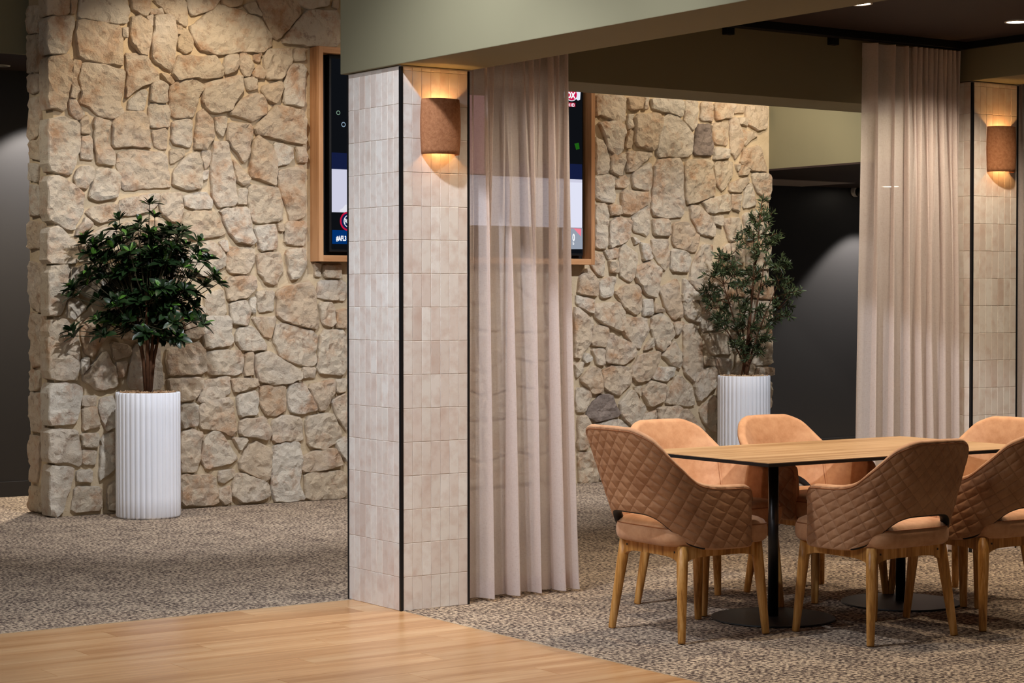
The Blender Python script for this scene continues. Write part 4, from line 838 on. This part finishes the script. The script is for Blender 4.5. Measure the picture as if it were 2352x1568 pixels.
# s, x and y at seat level, x and y at the rim level 0.87, rim height, lower edge height
TAB = [(0.00, 0.000, -.300, 0.000, -.410, .858, .532), (0.06, .040, -.299, .048, -.409, .858, .532), (0.105, .075, -.295, .088, -.407, .857, .531), (0.15, .108, -.288, .130, -.402, .856, .527),
       (0.22, .148, -.272, .180, -.388, .842, .510), (0.30, .190, -.247, .226, -.362, .816, .470), (0.39, .228, -.208, .264, -.333, .770, .418), (0.48, .256, -.158, .284, -.288, .722, .394),
       (0.56, .270, -.108, .290, -.234, .680, .386), (0.64, .277, -.055, .292, -.165, .662, .384), (0.73, .280, .000, .291, -.080, .656, .384), (0.84, .280, .055, .288, .020, .654, .384),
       (0.93, .278, .098, .282, .084, .650, .386), (0.975, .276, .118, .276, .114, .632, .392), (1.0, .274, .126, .274, .124, .592, .410)]
def chair(dz=0.0, dx=0.0, dy=0.0):
    t = thing('dining_chair', 'x', 'chair')
    NS, NO, NR, NI = 230, 74, 7, 22
    prof = []
    V = []; F = []; rows = []; arc = 0.0; last = None
    S_ = [(-1 + 2*i/NS) for i in range(NS+1)]
    arcs = []
    for s in S_:
        a = ctl(abs(s), TAB); sg = -1 if s < 0 else 1
        p = Vector((sg*a[0], a[1]))
        arc += (p-last).length if last is not None else 0; last = p; arcs.append(arc)
    mid = arcs[NS//2]
    def kk(u):
        t = max(-1, min(1, u/0.30)); t = math.sin(t*PI/2); return 1.05 + (0.62*t if t > 0 else 0.26*t)
    def quv(u, z): return ((u + (z-0.60)*kk(u))/0.074, (u - (z-0.60)*kk(-u))/0.074)
    for k, s in enumerate(S_):
        a = ctl(abs(s), TAB); sg = -1 if s < 0 else 1
        b2 = ctl(min(1, abs(s)+0.004), TAB); b1 = ctl(max(0, abs(s)-0.004), TAB)
        tx, ty = sg*(b2[0]-b1[0]), (b2[1]-b1[1]); 
        if abs(s) < 0.004: tx, ty = 1.0, 0.0
        else: L = math.hypot(tx, ty); tx, ty = tx/L, ty/L
        if s < 0: tx, ty = -tx, -ty
        nx, ny = ty, -tx          # outward normal of the plan curve
        if nx*sg*a[0] + ny*(a[1]-0.05) < 0: nx, ny = -nx, -ny
        up_ = max(0, a[4]-0.68)/0.18; a[4] += dz*up_; a[2] += dx*up_*min(1, abs(s)/0.2); a[3] += dy*up_
        zt, zb = a[4], a[5]; T = 0.042 if abs(s) < 0.5 else 0.046
        endk = 1.0 if abs(s) < 0.95 else max(0.25, math.sqrt(max(0, 1-((abs(s)-0.95)/0.05)**2)))
        T *= endk
        u = arcs[k]-mid
        def pos(z, off):
            q = (z-0.42)/0.45; x = a[0] + (a[2]-a[0])*q; y = a[1] + (a[3]-a[1])*q
            return (sg*x + nx*off, y + ny*off, z)
        row = []
        for j in range(NO+1):
            z = zb + 0.006 + (zt-0.016-zb-0.006)*j/NO
            qa, qb = quv(u, z); d1 = abs(math.sin(PI*qa)); d2 = abs(math.sin(PI*qb))
            e = min(1, (z-zb)/0.03, (zt-z)/0.035, (1-abs(s))/0.03)
            hq = 0.0045*(min(d1, d2)**0.45)*max(0, min(1, e)) - 0.003
            row.append(pos(z, hq + (endk-1)*0.012))
        for j in range(1, NR):
            an = PI*j/NR; row.append(pos(zt-0.016 + 0.018*math.sin(an), -T/2 + T/2*math.cos(an)))
        for j in range(NI+1):
            z = zt-0.016 - (zt-0.016-zb-0.006)*j/NI
            row.append(pos(z, -T - 0.010*math.sin(PI*j/NI)*endk))
        for j in range(1, 4):
            an = PI*j/4; row.append(pos(zb+0.006-0.008*math.sin(an), -T/2 - T/2*math.cos(an)))
        rows.append(row)
    n = len(rows[0])
    for r in rows: V.extend(r)
    for k in range(NS):
        for j in range(n):
            a_ = k*n+j; b_ = k*n+(j+1) % n; F.append((a_, a_+n, b_+n, b_))
    F.append(tuple(range(n))); F.append(tuple(range(NS*n+n-1, NS*n-1, -1)))
    mi = []
    for k in range(NS):
        for j in range(n): mi.append(0 if j <= NO else (2 if j >= NO+NR+NI-2 and abs(S_[k]) < 0.52 else 1))
    mi += [0, 0]
    me = mesh('backrest', V, F, [MAT['quilt'], MAT['leather'], MAT['black_matt']], True); me.polygons.foreach_set('material_index', mi)
    ul = me.uv_layers.new(name='quilt'); UVv = []
    for k in range(NS+1):
        for j in range(n):
            UVv.append(quv(arcs[k]-mid, V[k*n+j][2]))
    li = np.empty(len(me.loops), dtype=np.int32); me.loops.foreach_get('vertex_index', li)
    ul.data.foreach_set('uv', np.array(UVv, dtype=np.float32)[li].ravel())
    bm = bmesh.new(); bm.from_mesh(me); bmesh.ops.recalc_face_normals(bm, faces=bm.faces); bm.to_mesh(me); bm.free()
    sh = obj('backrest', me, t)
    bm = bmesh.new(); tube(bm, [Vector(rows[k][NO]) for k in range(0, NS+1, 2)], 0.0028, 6); bm_obj('piping', bm, MAT['piping'], sh, smooth=True)
    # seams inside the shell
    for s0 in (-0.47, 0.47):
        k = min(range(NS+1), key=lambda q: abs(S_[q]-s0)); bm = bmesh.new(); tube(bm, [Vector(rows[k][j]) for j in range(NO+NR, NO+NR+NI+1)], 0.0018, 5); bm_obj('seam', bm, MAT['piping'], sh, smooth=True)
    # seat cushion
    V = []; F = []; NA = 64
    def sup(a, hw, y0, y1):
        c, s_ = math.cos(a), math.sin(a); e = 2/5.5
        yy = (abs(s_)**e)*(1 if s_ > 0 else -1); xx = (abs(c)**e)*(1 if c > 0 else -1)
        return xx*hw*(1-0.12*(0.5-0.5*yy)), (y0+y1)/2 + yy*(y1-y0)/2
    lv = [(0.80, .398), (0.94, .400), (0.985, .412), (1.0, .430), (1.0, .456), (0.985, .474), (0.975, .478), (0.955, .490), (0.88, .502), (0.70, .509), (0.40, .513), (0.1, .514)]
    for k, zz in lv:
        for i in range(NA):
            x, y = sup(2*PI*i/NA, 0.266, -0.278, 0.270); V.append((x*k, 0.0 + y*k, zz))
    for r in range(len(lv)-1):
        for i in range(NA): F.append((r*NA+i, r*NA+(i+1) % NA, (r+1)*NA+(i+1) % NA, (r+1)*NA+i))
    F.append(tuple(range(NA))[::-1]); F.append(tuple((len(lv)-1)*NA+i for i in range(NA)))
    st = obj('seat', mesh('seat', V, F, MAT['leather'], True), t)
    bm = bmesh.new(); tube(bm, [Vector((sup(2*PI*i/NA, 0.266, -0.278, 0.270)[0]*0.983, sup(2*PI*i/NA, 0.266, -0.278, 0.270)[1]*0.983, 0.476)) for i in range(NA+1)], 0.0026, 6); bm_obj('piping', bm, MAT['piping'], st, smooth=True)
    # wooden frame under the seat
    bm = bmesh.new()
    def rail(p, q, dx, dy):   # arched rail between two corners
        N = 12; vs = []
        for i in range(N+1):
            tt = i/N; c = Vector(p).lerp(Vector(q), tt); zl = 0.352 - 0.032*(abs(2*tt-1)**6)
            vs.append([bm.verts.new((c.x+dx*a, c.y+dy*a, zz)) for a, zz in ((-1, zl), (1, zl), (1, .398), (-1, .398))])
        for i in range(N):
            for k in range(4): bm.faces.new((vs[i][k], vs[i][(k+1) % 4], vs[i+1][(k+1) % 4], vs[i+1][k]))
        bm.faces.new(vs[0][::-1]); bm.faces.new(vs[-1])
    h = 0.205
    rail((-h, h, 0), (h, h, 0), 0, .011); rail((-h, -h, 0), (h, -h, 0), 0, .011); rail((-h, -h, 0), (-h, h, 0), .011, 0); rail((h, -h, 0), (h, h, 0), .011, 0)
    bm_obj('seat_frame', bm, MAT['leg_wood'], t)
    for sx, sy, bx, by in ((-1, -1, .250, .240), (1, -1, .250, .240), (-1, 1, .236, .228), (1, 1, .236, .228)):
        bm = bmesh.new(); a = Vector((sx*0.203, sy*0.200, 0.400)); b = Vector((sx*bx, sy*by, 0.0))
        tube(bm, [a, a.lerp(b, .25), a.lerp(b, .6), a.lerp(b, .985), b], [0.0245, 0.0240, 0.0205, 0.0165, 0.0155], 18)
        for f in bm.faces: f.smooth = len(f.verts) == 4
        bm_obj('leg', bm, MAT['leg_wood'], t)
        box('bolt', sx*0.17-0.004, sx*0.17+0.004, sy*0.216-0.002, sy*0.216+0.002, 0.370, 0.378, MAT['base_plate'], t)
    return t
c_end = chair(0.048, 0.022, -0.030); c0 = chair()
spots = [
    (5.636, 6.748, -92, 'quilted tan leather chair at the near left end of the table, back to the pillar'),
    (6.240, 6.250, 0, 'quilted tan chair on the near long side, in front of the table'),
    (6.912, 6.245, 0, 'quilted tan chair cut by the right picture edge'),
    (6.180, 7.250, 180, 'tan chair across the table, directly behind the left end chair'),
    (6.862, 7.245, 180, 'tan chair across the table in front of the right planter'),
    (7.345, 6.770, 90, 'tan chair at the far right end of the table by the far pillar'),
]
for i, (x, y, a, lab) in enumerate(spots):
    c = c_end if i == 0 else (c0 if i == 1 else copy_tree(c0))
    c.location = (x, y, 0.0015); c.rotation_euler = (0, 0, math.radians(a)); c['label'] = lab; c['group'] = 'quilted tan dining chairs around the table'
